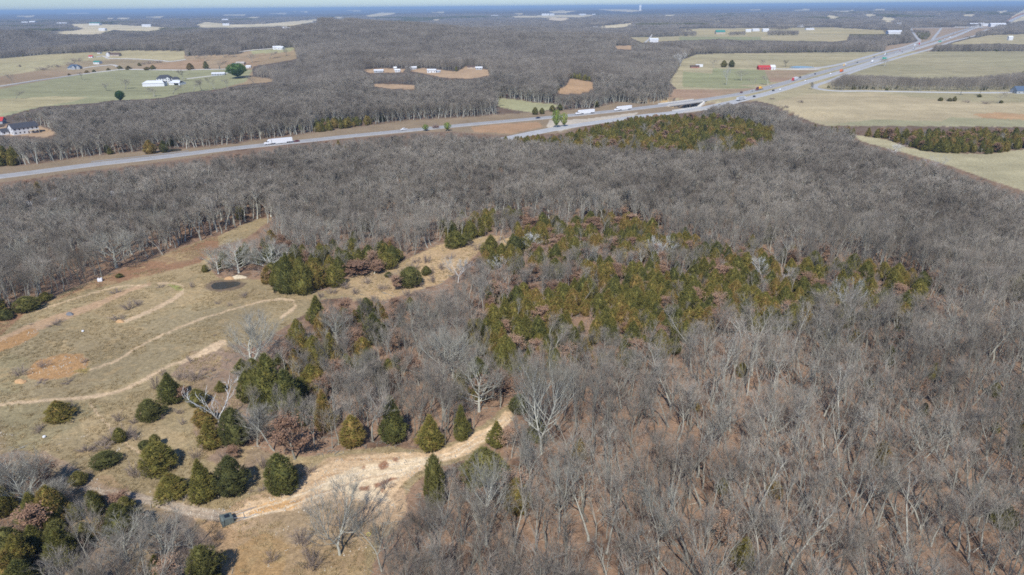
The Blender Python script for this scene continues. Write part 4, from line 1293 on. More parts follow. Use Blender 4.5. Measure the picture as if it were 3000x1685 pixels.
    ('oak', 2420, 1090, 120, 960, 'wide crowned bare tree behind the leaf-littered wood at right'),
    ('oak', 2700, 1030, 120, 900, 'wide crowned bare tree below the crooked sycamore'),
    ('oak', 990, 1020, 90, 905, 'bare oak among cedars right of the big lone one'),
    ('oak', 1060, 1130, 90, 1020, 'bare oak in the russet undergrowth below the pale-limbed one'),
    ('oak', 960, 720, 70, 640, 'bare tree with pale fork at the wood edge above the meadow clump'),
    ('oak', 200, 700, 110, 600, 'wide bare tree in the left wood above the big low-branching oak'),
    ('oak', 90, 800, 110, 700, 'wide bare tree in the left wood near the left edge'),
    ('oak', 470, 690, 100, 610, 'low-branching bare tree on the right part of the left wood edge'),
    ('oak', 600, 180, 26, 158, 'bare tree above the roadside clump at the farm lane'),
    ('oak', 570, 172, 24, 152, 'bare tree at the corner of the upper tan field'),
    ('oak', 690, 166, 26, 146, 'bare tree left of the white ridge barns'),
    ('oak', 655, 168, 24, 148, 'bare tree in the row below the ridge lane'),
    ('oak', 740, 184, 28, 158, 'bare tree right of the tan house'),
    ('oak', 790, 172, 24, 150, 'bare tree below the white ridge barns'),
    ('oak', 838, 164, 22, 144, 'bare tree below the large ridge building'),
    ('oak', 770, 214, 28, 188, 'bare tree behind the dark hedge beside the round pine'),
    ('oak', 745, 246, 28, 220, 'bare tree beside the dark hedge near the round pine'),
    ('oak', 668, 258, 26, 232, 'bare tree below the big round pine'),
    ('oak', 505, 276, 26, 250, 'bare tree below the white sheds'),
    ('oak', 450, 284, 26, 258, 'bare tree at the lower pasture edge below the long shed'),
    # young oaks with russet leaves
    ('russet', 865, 1345, 96, 1215, 'large russet-leaved oak between the big round cedar and the wood'),
    ('russet', 825, 1262, 60, 1200, 'russet-leaved oak behind the big round cedar'),
    ('russet', 545, 1175, 34, 1130, 'small russet oak beside the bronze-tinted cedar'),
    ('russet', 338, 1485, 60, 1440, 'russet brush beside the gravel track and the small round cedar'),
    ('russet', 1486, 1310, 60, 1245, 'russet-leaved oak leaning against the bright green cedar'),
    ('russet', 685, 1342, 40, 1305, 'russet oak above the pair of cedars by the gravel track'),
    ('russet', 1060, 800, 70, 752, 'russet-leaved oak at the top of the meadow right of the cedar clump'),
    ('russet', 1096, 802, 46, 766, 'smaller russet-leaved oak at the top of the meadow'),
    ('russet', 1165, 848, 30, 800, 'slim russet oak standing in the glade'),
    # farmland trees
    ('pine', 697, 230, 52, 186, 'big round bright green pine beside the pale farm sheds'),
    ('pine', 354, 298, 24, 266, 'single dark green pine at the lower edge of the green pasture'),
    ('cedar', 558, 205, 22, 185, 'round cedar beside the farm lane'),
    ('cedar', 604, 203, 16, 180, 'cedar at the left of the roadside clump behind the farm lane'),
    ('oak', 645, 203, 34, 176, 'round bare tree in the roadside clump behind the farm lane'),
    ('oak', 312, 266, 24, 243, 'round bare tree on the left in the green pasture'),
    ('oak', 364, 262, 26, 234, 'round bare tree on the right in the green pasture'),
    ('oak', 242, 234, 16, 212, 'small bare tree beside the farm lane in the green pasture'),
    ('cedar', 203, 222, 10, 215, 'small cedar bush on the far left side of the farm lane'),
    ('cedar', 255, 215, 13, 206, 'pair-like cedar bush on the left side of the farm lane'),
    ('cedar', 276, 212, 10, 204, 'cedar bush on the farm lane, third from the left'),
    ('cedar', 318, 207, 13, 199, 'cedar bush on the farm lane, fourth from the left'),
    ('cedar', 352, 203, 14, 193, 'cedar bush where the lane bends'),
    ('cedar', 377, 204, 18, 193, 'wide cedar bush right of the lane bend'),
    ('cedar', 449, 205, 16, 191, 'dark cedar beside the lane above the white farmhouse'),
    ('cedar', 432, 205, 20, 196, 'low cedar hedge-like bush above the white farmhouse'),
    ('cedar', 409, 193, 11, 184, 'small cedar in the tan field left of the lane'),
    ('oak', 45, 290, 22, 268, 'small bare tree at the left end of the green pasture'),
    ('oak', 40, 246, 26, 215, 'bare tree beside the lane at the left edge'),
    ('oak', 535, 238, 30, 205, 'bare tree right of the white farmhouse'),
    ('oak', 565, 268, 24, 238, 'first dark bare tree in the row below the farm shed'),
    ('oak', 592, 266, 24, 232, 'second bare tree in the row below the farm shed'),
    ('oak', 628, 262, 26, 226, 'third bare tree in the row below the farm shed'),
    ('darkcedar', 2120, 197, 18, 177, 'left of the two round evergreens near the red-roofed barn'),
    ('darkcedar', 2143, 197, 18, 176, 'right of the two round evergreens near the red-roofed barn'),
    ('oak', 2092, 199, 22, 175, 'dark bare tree left of the two round evergreens'),
    ('oak', 2172, 236, 32, 205, 'dense dark bare tree in the pasture below the red-roofed barn'),
    ('sycamore', 2128, 250, 24, 196, 'tall pale sycamore in the pasture below the two evergreens'),
    ('oak', 2205, 254, 18, 228, 'bare tree beside the highway verge right of the pale sycamore'),
    ('oak', 2250, 250, 20, 222, 'leaning bare tree on the verge near the red and yellow truck'),
    ('oak', 2232, 194, 18, 176, 'bare tree behind the red-roofed barn'),
    ('oak', 2301, 196, 20, 176, 'bare tree right of the red-roofed barn'),
    ('oak', 2590, 194, 24, 173, 'lone round bare tree between the frontage road and the big field'),
    ('bushy', 2380, 262, 12, 240, 'small bare tree at the bend of the side road'),
    ('oak', 2815, 278, 26, 240, 'bare tree beside the lane at right'),
    ('oak', 2870, 281, 24, 242, 'leaning bare tree beside the lane at right'),
    ('oak', 2922, 304, 32, 268, 'bare tree standing in the hay field hedge at right'),
    ('darkcedar', 2869, 285, 12, 276, 'dark bush under the leaning tree beside the lane'),
    ('darkcedar', 2755, 296, 14, 285, 'small round cedar in the hay field hedge'),
    ('darkcedar', 2782, 297, 13, 287, 'round cedar left of the pointed one in the hay field hedge'),
    ('darkcedar', 2796, 297, 12, 282, 'pointed cedar in the hay field hedge'),
    ('darkcedar', 2932, 302, 12, 294, 'dark bush at the foot of the hedge tree at right'),
    ('sycamore', 1993, 195, 34, 152, 'broad pale sycamore at the corner of the valley pasture'),
    ('lime', 1630, 375, 26, 322, 'left of the two light green pines in front of the highway'),
    ('lime', 1652, 372, 22, 330, 'right of the two light green pines in front of the highway'),
    ('lime', 1311, 384, 20, 358, 'yellow-green young pine beside the highway'),
    ('lime', 1247, 384, 18, 364, 'thin yellow-green pine in front of the highway left of the brighter one'),
    ('darkcedar', 1568, 336, 18, 314, 'leftmost cedar of the row above the highway'),
    ('darkcedar', 1588, 334, 16, 316, 'second cedar of the row above the highway'),
    ('darkcedar', 1618, 327, 18, 308, 'third cedar of the row above the highway'),
    ('darkcedar', 1641, 324, 16, 304, 'rightmost cedar of the row above the highway'),
    ('cedar', 441, 450, 36, 410, 'dark cedar beside the pond above the highway at left'),
    ('darkcedar', 482, 447, 22, 410, 'dark cedar behind the road right of the pond at left'),
    ('cedar', 324, 452, 18, 432, 'small cedar above the highway verge at left'),
]
ex = []
for kd, u, v, wpx, vt, lb in EX:
    if not lb:
        continue
    if kd == 'oak' and v < 310:
        kd = 'bare'
        wpx *= 1.25
    x, y, z = g1(u, v)
    D = math.hypot(x, y)
    dn = math.asin((CAM_H - z) / math.sqrt(D * D + (CAM_H - z) ** 2))
    _, _, ppm = project(x, y, z)
    h = (v - vt) / float(ppm) / math.cos(dn)
    # crowns lean outwards a little: correct the height for the crown's near side
    w_ = wpx / float(ppm)
    h = max(h - 0.25 * w_ * math.tan(dn), 0.35 * h)
    ex.append((kd, x, y, z, w_, h, lb))
# ------------------------------------------------------------------ roads
def on_ground(uvs):
    u = np.array([a for a, b in uvs], float)
    v = np.array([b for a, b in uvs], float)
    x, y, z = ground(u, v)
    return np.stack([x, y], 1)


def spline(P, step=6.0):
    P = np.asarray(P)
    out = []
    n = len(P)
    for i in range(n - 1):
        p0, p1, p2, p3 = P[max(i - 1, 0)], P[i], P[i + 1], P[min(i + 2, n - 1)]
        L = np.linalg.norm(p2 - p1)
        m = max(int(L / step), 2)
        a = np.linalg.norm(p1 - p0) or L
        c = np.linalg.norm(p3 - p2) or L
        m1 = (p2 - p0) / (a + L) * L
        m2 = (p3 - p1) / (L + c) * L
        for k in range(m):
            t = k / m
            out.append((2 * t ** 3 - 3 * t ** 2 + 1) * p1 + (t ** 3 - 2 * t ** 2 + t) * m1 + (-2 * t ** 3 + 3 * t ** 2) * p2 + (t ** 3 - t ** 2) * m2)
    out.append(P[-1])
    return np.array(out)


def lift(x, y):
    return 0.22 + np.hypot(x, y) * 0.00035


def ribbon(mb, C, offs, z_extra=0.0, zf=None, skirt=True):
    """a road sheet along centre line C between two offsets"""
    t = np.gradient(C, axis=0)
    n = np.stack([t[:, 1], -t[:, 0]], 1)
    n /= np.linalg.norm(n, axis=1, keepdims=True) + 1e-9
    zc = np.max([hgt(*(C + n * o).T) for o in (offs[0], 0, offs[1])], axis=0) + lift(C[:, 0], C[:, 1]) + z_extra
    if zf is not None:
        zc = zc + zf
    V, F = [], []
    for i in range(len(C)):
        for o in offs:
            q = C[i] + n[i] * o
            V.append((q[0], q[1], zc[i]))
        if skirt:
            for o in (offs[0] - 1.0, offs[1] + 1.0):
                q = C[i] + n[i] * o
                V.append((q[0], q[1], zc[i] - 0.9))
    k = 4 if skirt else 2
    for i in range(len(C) - 1):
        a, b = i * k, (i + 1) * k
        F.append((a, a + 1, b + 1, b))
        if skirt:
            F.append((a + 2, a, b, b + 2))
            F.append((a + 1, a + 3, b + 3, b + 1))
    mb.add(V, F)
    return zc


M['asphalt'] = plain('asphalt', (0.34, 0.335, 0.325), 0.9, 0.2, 0.10, 0.15)
M['concrete_road'] = plain('pale_concrete_paving', (0.42, 0.42, 0.41), 0.9, 0.2, 0.08, 0.15)
M['gravel'] = plain('white_gravel', (0.48, 0.46, 0.42), 0.95, 0.1, 0.15, 0.4)
M['paint'] = plain('road_paint', (0.72, 0.72, 0.68), 0.6)
M['yellow_paint'] = plain('yellow_road_paint', (0.62, 0.45, 0.10), 0.6)
M['concrete'] = plain('pale_concrete', (0.62, 0.60, 0.55), 0.9, 0.2, 0.10, 0.4)
M['steel'] = plain('galvanised_steel', (0.45, 0.47, 0.48), 0.5, 0.5, 0.05, 1, 0.4)


RC = []


def road(name, uv, width, mat, label, marks=None, step=6.0, cat='road'):
    P = on_ground(uv) if not isinstance(uv, np.ndarray) else uv
    C = spline(P, step)
    RC.append((C, width))
    mb = MB()
    ribbon(mb, C, (-width / 2, width / 2))
    o = mb.build(name, M[mat])
    tag(o, label, cat, kind='structure')
    if marks:
        e = MB()
        w = width / 2
        for s_, col in ((-1, 0), (1, 1)):
            ribbon(e, C, (s_ * (w - marks) - 0.1, s_ * (w - marks) + 0.1), 0.02, skirt=False)
        # broken centre line
        cum = np.concatenate([[0], np.cumsum(np.linalg.norm(np.diff(C, axis=0), axis=1))])
        s_ = 0.0
        while s_ < cum[-1] - 4 and s_ < 2600:
            q = np.array([[np.interp(s_ + d, cum, C[:, 0]), np.interp(s_ + d, cum, C[:, 1])] for d in (0, 1.5, 3)])
            ribbon(e, q, (-0.1, 0.1), 0.02, skirt=False)
            s_ += 12
        ch = e.build('lane_markings', M['paint'], o)
    return o, C


WB_UV = [(-160, 535), (0, 518), (120, 503), (272, 483), (400, 469), (520, 455), (660, 438), (790, 424), (900, 413), (1000, 402), (1194, 383), (1380, 365), (1571, 348), (1718, 334), (1827, 323), (1943, 309), (2047, 295), (2175, 274.5), (2272, 251), (2388, 218), (2490, 190), (2582, 165), (2665, 140), (2738, 117), (2800, 96), (2842, 83), (2850, 79.5)]
EB_UV = [(-160, 625), (0, 607), (300, 571), (600, 531), (900, 487), (1100, 463), (1300, 438), (1450, 414), (1560, 391), (1650, 374), (1750, 359), (1850, 345), (1900, 338), (1960, 332), (2030, 323), (2090, 312), (2182, 291), (2272, 268), (2365, 240), (2462, 212), (2530, 191), (2582, 174), (2660, 150), (2738, 127), (2800, 106), (2845, 87), (2870, 79)]
hw, WB = road('highway', WB_UV, 12.5, 'asphalt', 'westbound grey asphalt carriageway of the divided highway crossing the picture', 1.4)
# the near carriageway goes on behind the trees, keeping its distance
EBP = on_ground(EB_UV)
hw2, EB = road('highway', EBP, 12.5, 'concrete_road', 'eastbound pale concrete carriageway nearer the camera, half hidden by trees at left', 1.4)
road('frontage_road', [(2300, 203), (2384, 199.5), (2420, 196.5), (2480, 184), (2540, 167), (2600, 150), (2650, 138), (2690, 123), (2694, 120), (2683, 108), (2668, 84)], 7.5, 'concrete_road', 'pale frontage road running along the far side of the highway to the interchange')
road('frontage_road', [(3000, 271), (2920, 272), (2820, 272), (2700, 270), (2620, 268.5), (2530, 267), (2450, 267), (2405, 262.5), (2386, 257), (2392, 250), (2430, 238), (2470, 222), (2500, 210), (2560, 191), (2640, 167), (2730, 143), (2790, 122), (2860, 104), (2893, 87), (2920, 84)], 7.0, 'concrete_road', 'pale near-side frontage road with a sharp bend beside the tree belt')
road('slip_road', [(2731, 118), (2738, 108), (2748, 96), (2757, 84)], 7.0, 'concrete_road', 'short straight pale slip road climbing to the crossroad')
road('crossroad', [(2640, 83), (2720, 82.8), (2790, 82.6), (2850, 80), (2900, 83.5), (2960, 84.5), (3040, 85)], 9.0, 'concrete_road', 'pale crossroad passing over the highway at the interchange')
road('highway', [(2950, 67), (2965, 60), (2982, 52), (3010, 42)], 26, 'concrete_road', 'far stretch of the highway climbing the hill at the right edge')
road('farm_lane', [(-60, 258), (0, 253), (60, 244), (140, 232), (210, 222), (270, 214), (320, 208), (352, 204.5), (380, 204), (440, 205), (520, 206), (600, 204), (665, 203), (690, 202)], 6.0, 'gravel', 'long white farm lane along the top of the green pasture')
road('farm_drive', [(690, 207), (660, 216), (625, 222), (575, 228), (545, 232)], 4.5, 'gravel', 'white drive leading to the white sheds')
road('farm_drive', [(240, 201), (270, 196), (300, 193), (330, 191), (346, 196)], 4.5, 'gravel', 'thin pale drive from the blue-roofed house to the lane')
road('farm_drive', [(280, 168), (300, 165), (312, 168), (320, 172), (400, 174), (480, 179), (500, 181), (545, 175)], 4.5, 'gravel', 'pale drive from the brown-roofed farmhouse across the tan field')
road('farm_lane', [(700, 153), (740, 148), (790, 144), (815, 142)], 7.0, 'gravel', 'white lane leading to the white barns on the wooded ridge')
road('farm_drive', [(2272, 202), (2300, 203), (2340, 204), (2384, 204), (2400, 199)], 6.0, 'gravel', 'pale yard and drive right of the red-roofed barn')
road('farm_lane', [(2960, 268), (2990, 266), (3030, 268)], 4.5, 'gravel', 'white drive to the dark-roofed house at the right edge')
road('farm_drive', [(1890, 126), (1898, 118), (1905, 110), (1912, 100)], 5.0, 'gravel', 'diagonal dirt lane beside the small white farmhouse')

# ------------------------------------------------------------------ filling the woods
def jgrid(r0, r1, sp, azl=46.0, seed=1):
    r = np.random.RandomState(seed)
    n = int(2 * r1 / sp) + 2
    xs = (np.arange(n) - n / 2) * sp
    ys = np.arange(int(r1 / sp) + 2) * sp
    X_, Y_ = np.meshgrid(xs, ys)
    X_ = X_ + r.uniform(-.46, .46, X_.shape) * sp
    Y_ = Y_ + r.uniform(-.46, .46, Y_.shape) * sp
    R = np.hypot(X_, Y_)
    k = (R > r0) & (R < r1) & (np.abs(np.arctan2(X_, Y_)) < math.radians(azl)) & (Y_ > 30)
    return X_[k], Y_[k]


def blocked(x, y, h, half):
    """does a tree of this height hide ground that lies open in the photograph, or stand on it"""
    z = hgt(x, y)
    b = np.zeros(len(x), bool)
    for f in (0.0, 0.2, 0.4, 0.6, 0.8, 1.0):
        u, v, p = project(x, y, z + h * f)
        for s_ in ((-0.7, 0, 0.7) if f else (0,)):
            uu = u + s_ * half * p
            ok = (uu > -900) & (uu < MW + 900) & (v < 1750)
            b |= ok & (at(openm, uu, v) > 0)
    return b


exx = np.array([(e[1], e[2], e[4]) for e in ex])
trees = []      # kind, variant, x, y, z, rz, sx, sz, screen size, h


def add_band(r0, r1, sp, level, seed):
    r = np.random.RandomState(seed)
    x, y = jgrid(r0, r1, sp, seed=seed)
    n = len(x)
    z = hgt(x, y)
    u, v, p = project(x, y, z + 6)
    km = at(kindm, u, np.where(v > 1684, 1684, v))
    q = r.rand(n)
    clump = vnoise(x, y, 22, 31)
    kind = np.zeros(n, int)           # 0 bare 1 cedar 2 russet 3 sycamore
    kind[(km == 1) & (q < 0.66)] = 1
    kind[(km == 1) & (q >= 0.92)] = 2
    kind[(km == 2) & (q < 0.42) & (clump > 0.33)] = 1
    kind[(km == 2) & (q > 0.86)] = 2
    kind[(km == 3) & (q < 0.16)] = 3
    kind[(km == 0) & (q < 0.012)] = 1
    kind[(km == 0) & (q > 0.988)] = 2
    fg = (km == 0) & (u > 1550) & (v > 950)
    kind[fg & (q < 0.035)] = 1
    h = np.where(kind == 0, r.uniform(12.0, 17.5, n), np.where(kind == 1, r.uniform(4.0, 9.5, n), np.where(kind == 2, r.uniform(4.5, 8.5, n), r.uniform(12, 16, n))))
    h[fg & (kind == 0)] *= 1.08
    h[(km == 2) & (kind == 0)] *= 0.78
    h[(km == 1) & (kind == 0)] *= 0.66
    h[fg & (kind == 1)] *= 0.75
    tall = vnoise(x, y, 60, 33)
    h[kind == 0] *= (0.85 + 0.3 * tall[kind == 0])
    # bare trees standing in front of the cedars are the smaller ones
    ut, vt, _ = project(x, y, z + h)
    um, vm, _ = project(x, y, z + h * .6)
    fr_ = (kind == 0) & ((at(kindm, ut, vt) == 1) | (at(kindm, um, vm) == 1)) & (r.rand(n) < (0.8 if level == 0 else 0.95)) & (level < 2)
    h[fr_] *= (0.55 if level == 0 else 0.45)
    wid = np.where(kind == 0, h * r.uniform(0.30, 0.46, n), np.where(kind == 1, h * r.uniform(0.52, 0.78, n), h * r.uniform(0.6, 0.8, n)))
    keep = ~blocked(x, y, h, wid / 2)
    # second chance for a lower tree close behind an edge
    again = np.where(~keep)[0]
    h2 = h[again] * 0.55
    kb = ~blocked(x[again], y[again], h2, wid[again] / 3)
    ok = again[kb & (r.rand(len(again)) < 0.6)]
    h[ok] *= 0.55
    wid[ok] *= 0.7
    keep[ok] = True
    # no trees on the roads
    for C_, w_r in RC:
        lo, hi = C_.min(0) - 20, C_.max(0) + 20
        c_ = np.where(keep & (x > lo[0]) & (x < hi[0]) & (y > lo[1]) & (y < hi[1]))[0]
        for ch in np.array_split(c_, max(1, len(c_) // 4000)):
            if len(ch):
                dd = np.min((x[ch][:, None] - C_[None, :, 0]) ** 2 + (y[ch][:, None] - C_[None, :, 1]) ** 2, axis=1)
                keep[ch] &= dd > (w_r / 2 + 3.5) ** 2
    # thin spots, small glades
    gap = vnoise(x, y, 11, 35)
    keep &= ~((gap > 0.84) & (np.hypot(x, y) < 420))
    for ex_, ey_, ew_ in exx:
        keep &= (x - ex_) ** 2 + (y - ey_) ** 2 > (0.36 * ew_ + 1.2) ** 2
    nm = {0: ('bare', 'cedar', 'russet', 'sycamore'), 1: ('bare1', 'cedar1', 'russet1', 'syc1'), 2: ('bare2', 'cedar2', 'cedar2', 'syc1')}[level]
    for i in np.where(keep)[0]:
        kd = nm[kind[i]]
        if kd == 'bare' and r.rand() < (0.85 if fg[i] else 0.35):
            kd = 'pole'
        pr = PR[kd]
        vr = r.randint(len(pr))
        P = pr[vr]
        sx, sz = wid[i] / P.w, h[i] / P.h
        if kd in ('bare', 'bare1', 'bare2', 'pole'):
            sx = sx * 1.12 if level < 2 else sx * 1.5
            if level == 2:
                sz *= 1.0
        if kd == 'cedar2' and kind[i] == 2:
            sz *= .5
        uu, vv, pp = project(x[i], y[i], z[i] + h[i] * .5)
        size = float(h[i] * pp) if (-20 < uu < 3020 and vv < 1720) else 0.0
        trees.append((kd, vr, x[i], y[i], z[i] - float(carve(x[i], y[i])), r.rand() * 6.28, sx, sz, size, h[i], float(uu), float(vv)))


add_band(72, 330, 3.75, 0, 11)
add_band(330, 950, 4.2, 1, 12)
add_band(950, 2900, 5.6, 2, 13)

SIZE = lambda h: 'tall' if h > 15 else ('middling' if h > 12 else 'low')


def where(u, v):
    c = ['far left', 'left', 'centre left', 'centre', 'centre right', 'right', 'far right'][int(np.clip(u / 3000 * 7, 0, 6))]
    if v > 1450 and u < 700: return 'in the lower left corner thicket'
    if v < 1120 and v > 800 and 880 < u < 1700: return 'in the mixed wood, ' + ('upper' if v < 900 else ('middle' if v < 1010 else 'lower')) + ' part, ' + c
    if v > 1100 and 740 < u < 1300 and v < 1330: return 'above the sandy clearing, ' + ('left half' if u < 1000 else 'right half')
    if v > 1250 and 1100 < u < 1620: return 'below the sandy clearing, ' + ('bottom edge' if v > 1520 else 'behind the front row')
    if v > 1520: return 'at the bottom edge, ' + c
    if v > 1330: return 'just above the bottom edge, ' + c
    if v > 1150: return 'in the leaf-littered wood, ' + c
    if v > 960: return 'in the wood below the cedars, ' + c
    if v > 600 and u > 1250:
        cc = int(np.clip((u - 1250) / 190, 0, 7))
        return 'in the %s of the cedar belt, %s' % ('back' if v < 700 else ('middle' if v < 800 else 'front'), ['left end', 'far left', 'left', 'left of middle', 'right of middle', 'right', 'far right', 'right end'][cc])
    if u < 720: return 'in the wood left of the meadow, ' + ('near' if v > 650 else 'far')
    if v > 440: return 'in the even grey wood, ' + c
    return 'near the highway, ' + c


def auto_label(kd, h, u, v, k):
    nm = OBJNAME[kd]
    if nm == 'bare_tree':
        form = ['leaning', 'narrow', 'spreading', 'fork-trunked', 'double-trunked', 'long-trunked', 'low-forked', 'loose-crowned'][k % 8]
        if kd == 'pole': form = 'slender'
        if kd == 'pole' and k in (3, 4, 7): form = 'slender forked'
        return '%s %s bare tree %s' % (SIZE(h), form, where(u, v))
    if nm == 'cedar_tree':
        form = ['round', 'upright', 'broad', 'pointed', 'shaggy', 'slim'][k % 6]
        return '%s %s cedar %s' % ('tall' if h > 8 else ('middling' if h > 6.3 else 'small'), form, where(u, v))
    if nm == 'russet_oak':
        return '%s russet-leaved oak %s' % ('taller' if h > 6.5 else 'small', where(u, v))
    return 'white sycamore %s' % where(u, v)


# hand-placed trees
for kd, x, y, z, w_, h, lb in ex:
    k = RNG.randint(len(PR[kd]))
    far_ = math.hypot(x, y) > 420
    P = PR[kd][k]
    plant(kd, k, x, y, z, RNG.rand() * 6.28, w_ / P.w, h / P.h, lb)
nex = {}
for e in ex:
    nex[OBJNAME[e[0]]] = nex.get(OBJNAME[e[0]], 0) + 1
by = {}
for t in trees:
    by.setdefault(OBJNAME[t[0]], []).append(t)
rest = {}
for nm, L in by.items():
    L.sort(key=lambda t: -t[8])
    cap = {'bare_tree': 300, 'cedar_tree': 300, 'russet_oak': 300, 'white_sycamore': 60}[nm] - nex.get(nm, 0)
    for i, t in enumerate(L):
        if i < cap and t[8] > 0:
            plant(t[0], t[1], t[2], t[3], t[4], t[5], t[6], t[7], auto_label(t[0], t[9], t[10], t[11], t[1]))
        else:
            rest.setdefault(t[0], []).append(t)
STUFF = {'pole': ('slender_woods', 'slender grey pole-like trees crowding the nearer woods'), 'bare': ('bare_woods', 'grey leafless trees filling the nearer woods beyond the front ones'), 'cedar': ('cedar_woods', 'olive-green cedars filling the middle of the nearer wood'),
         'russet': ('russet_woods', 'russet-leaved young oaks scattered deeper in the nearer woods'), 'sycamore': ('sycamore_woods', 'white-limbed trees scattered along the creek side'),
         'bare1': ('middle_woods', 'even grey bare woods on both sides of the highway'), 'cedar1': ('cedar_grove', 'dense olive cedar groves in front of the highway and at the right hedge'),
         'russet1': ('russet_grove', 'russet brushwood at the wood edges near the highway'), 'syc1': ('creek_woods', 'pale creek-side trees with whitish limbs winding through the valley'),
         'bare2': ('distant_woods', 'grey-brown leafless woods covering the hills beyond the highway'), 'cedar2': ('distant_evergreens', 'dark evergreens dotted through the distant woods and hedges')}
for kd, L in rest.items():
    P = np.array([[t[2], t[3], t[4]] for t in L])
    gn_scatter(STUFF[kd][0], kd, P, [t[1] for t in L], np.array([t[5] for t in L]), np.array([[t[6], t[6], t[7]] for t in L]), STUFF[kd][1], 'woods')
print('TREES', {k: len(v) for k, v in rest.items()}, len(trees))

# undergrowth: saplings below the trees and at the wood edges
x, y = jgrid(74, 430, 4.2, seed=21)
r = np.random.RandomState(22)
h = r.uniform(2.2, 5.5, len(x))
z = hgt(x, y)
u, v, p = project(x, y, z + 1)
km = at(kindm, u, v)
glade = (u > 930) & (u < 1480) & (v > 690) & (v < 885) & (r.rand(len(x)) < 0.35)
h[glade] *= 0.5
kp = (glade | ~blocked(x, y, h, np.full(len(x), 0.8))) & (r.rand(len(x)) < np.where(km > 0, 0.75, 0.38))
x, y, z, h = x[kp], y[kp], z[kp], h[kp]
n = len(x)
gn_scatter('undergrowth', 'sapling', np.stack([x, y, z], 1), r.randint(0, 3, n), r.rand(n) * 6.28, np.stack([h / 5 * r.uniform(.8, 1.3, n)] * 2 + [h / 5], 1), 'pinkish-brown leafless saplings and brush under the trees', 'undergrowth')
# fallen branches on the leaf litter
x, y = jgrid(76, 330, 2.6, seed=51)
z = hgt(x, y)
u, v, p = project(x, y, z)
r = np.random.RandomState(52)
kp = (at(openm, u, np.minimum(v, 1684)) == 0) & (r.rand(len(x)) < .55)
x, y, z = x[kp], y[kp], z[kp]
n = len(x)
s_ = r.uniform(.6, 1.5, n)
gn_scatter('fallen_branches', 'litter', np.stack([x, y, z], 1), r.randint(0, 4, n), r.rand(n) * 6.28, np.stack([s_, s_, s_], 1), 'fallen sticks and branches strewn over the leaf litter', 'dead wood')

# stones on the bare soil
x, y = jgrid(90, 300, 1.3, seed=71)
z = hgt(x, y)
u, v, p = project(x, y, z)
r = np.random.RandomState(72)
cc_ = cls_of[at(cmap, u, np.minimum(v, 1684))]
kp = (((cc_ == cls.index('sandy_clearing')) | (cc_ == cls.index('gravel_track'))) & (r.rand(len(x)) < .5)) | ((cc_ == cls.index('clay_patch')) & (r.rand(len(x)) < .3)) | ((at(openm, u, np.minimum(v, 1684)) > 0) & (v > 1250) & (r.rand(len(x)) < .06))
x, y, z = x[kp], y[kp], z[kp]
n = len(x)
s_ = r.uniform(.5, 1.6, n)
gn_scatter('scattered_stones', 'stone', np.stack([x, y, z], 1), r.randint(0, 3, n), r.rand(n) * 6.28, np.stack([s_, s_, s_], 1), 'pale stones scattered over the sandy clearing and the tracks', 'stones')

# dry grass standing in tufts over the meadow
x, y = jgrid(72, 340, 0.95, seed=41)
z = hgt(x, y)
u, v, p = project(x, y, z)
c_ = cls_of[at(cmap, u, np.minimum(v, 1684))]
r = np.random.RandomState(42)
tn = vnoise(x, y, 9, 43) * .6 + vnoise(x, y, 2.5, 44) * .4
kp = (c_ == cls.index('meadow')) & (tn > 0.50) & (r.rand(len(x)) < 0.7) & (at(openm, u, np.minimum(v, 1684)) > 0)
x, y, z = x[kp], y[kp], z[kp]
n = len(x)
print('TUFTS', n)
s_ = r.uniform(.6, 1.3, n)
gn_scatter('dry_grass', 'tuft', np.stack([x, y, z], 1), r.randint(0, 3, n), r.rand(n) * 6.28, np.stack([s_, s_, s_ * r.uniform(.6, 1.2, n)], 1), 'tufts of dry tan grass standing all over the meadow', 'grass')
# woods miles away, many trees to the clump
x, y = jgrid(2900, 9500, 50.0, seed=31)
r = np.random.RandomState(32)
z = hgt(x, y)
u, v, p = project(x, y, z)
u2, v2, _ = project(x, y, z + 12)
u3, v3, _ = project(x + 26, y, z)
u4, v4, _ = project(x - 26, y, z)
kp = (at(openm, u, v) == 0) & (at(openm, u2, v2) == 0) & (at(openm, u3, v3) == 0) & (at(openm, u4, v4) == 0)
x, y, z = x[kp], y[kp], z[kp]
n = len(x)
gk = (vnoise(x, y, 420, 61) > 0.78) & (vnoise(x, y, 90, 62) > .3)
gn_scatter('horizon_evergreens', 'greenpatch', np.stack([x, y, z], 1)[gk], r.randint(0, 2, gk.sum()), r.rand(gk.sum()) * 6.28, np.ones((int(gk.sum()), 3)), 'dark evergreen stands among the woods near the horizon', 'woods')
x, y, z = x[~gk], y[~gk], z[~gk]
n = len(x)
gn_scatter('horizon_woods', 'patch', np.stack([x, y, z], 1), r.randint(0, 4, n), r.randint(0, 4, n) * math.pi / 2, np.stack([np.ones(n)] * 2 + [r.uniform(.85, 1.15, n)], 1), 'blue-grey leafless woods stretching to the horizon', 'woods')

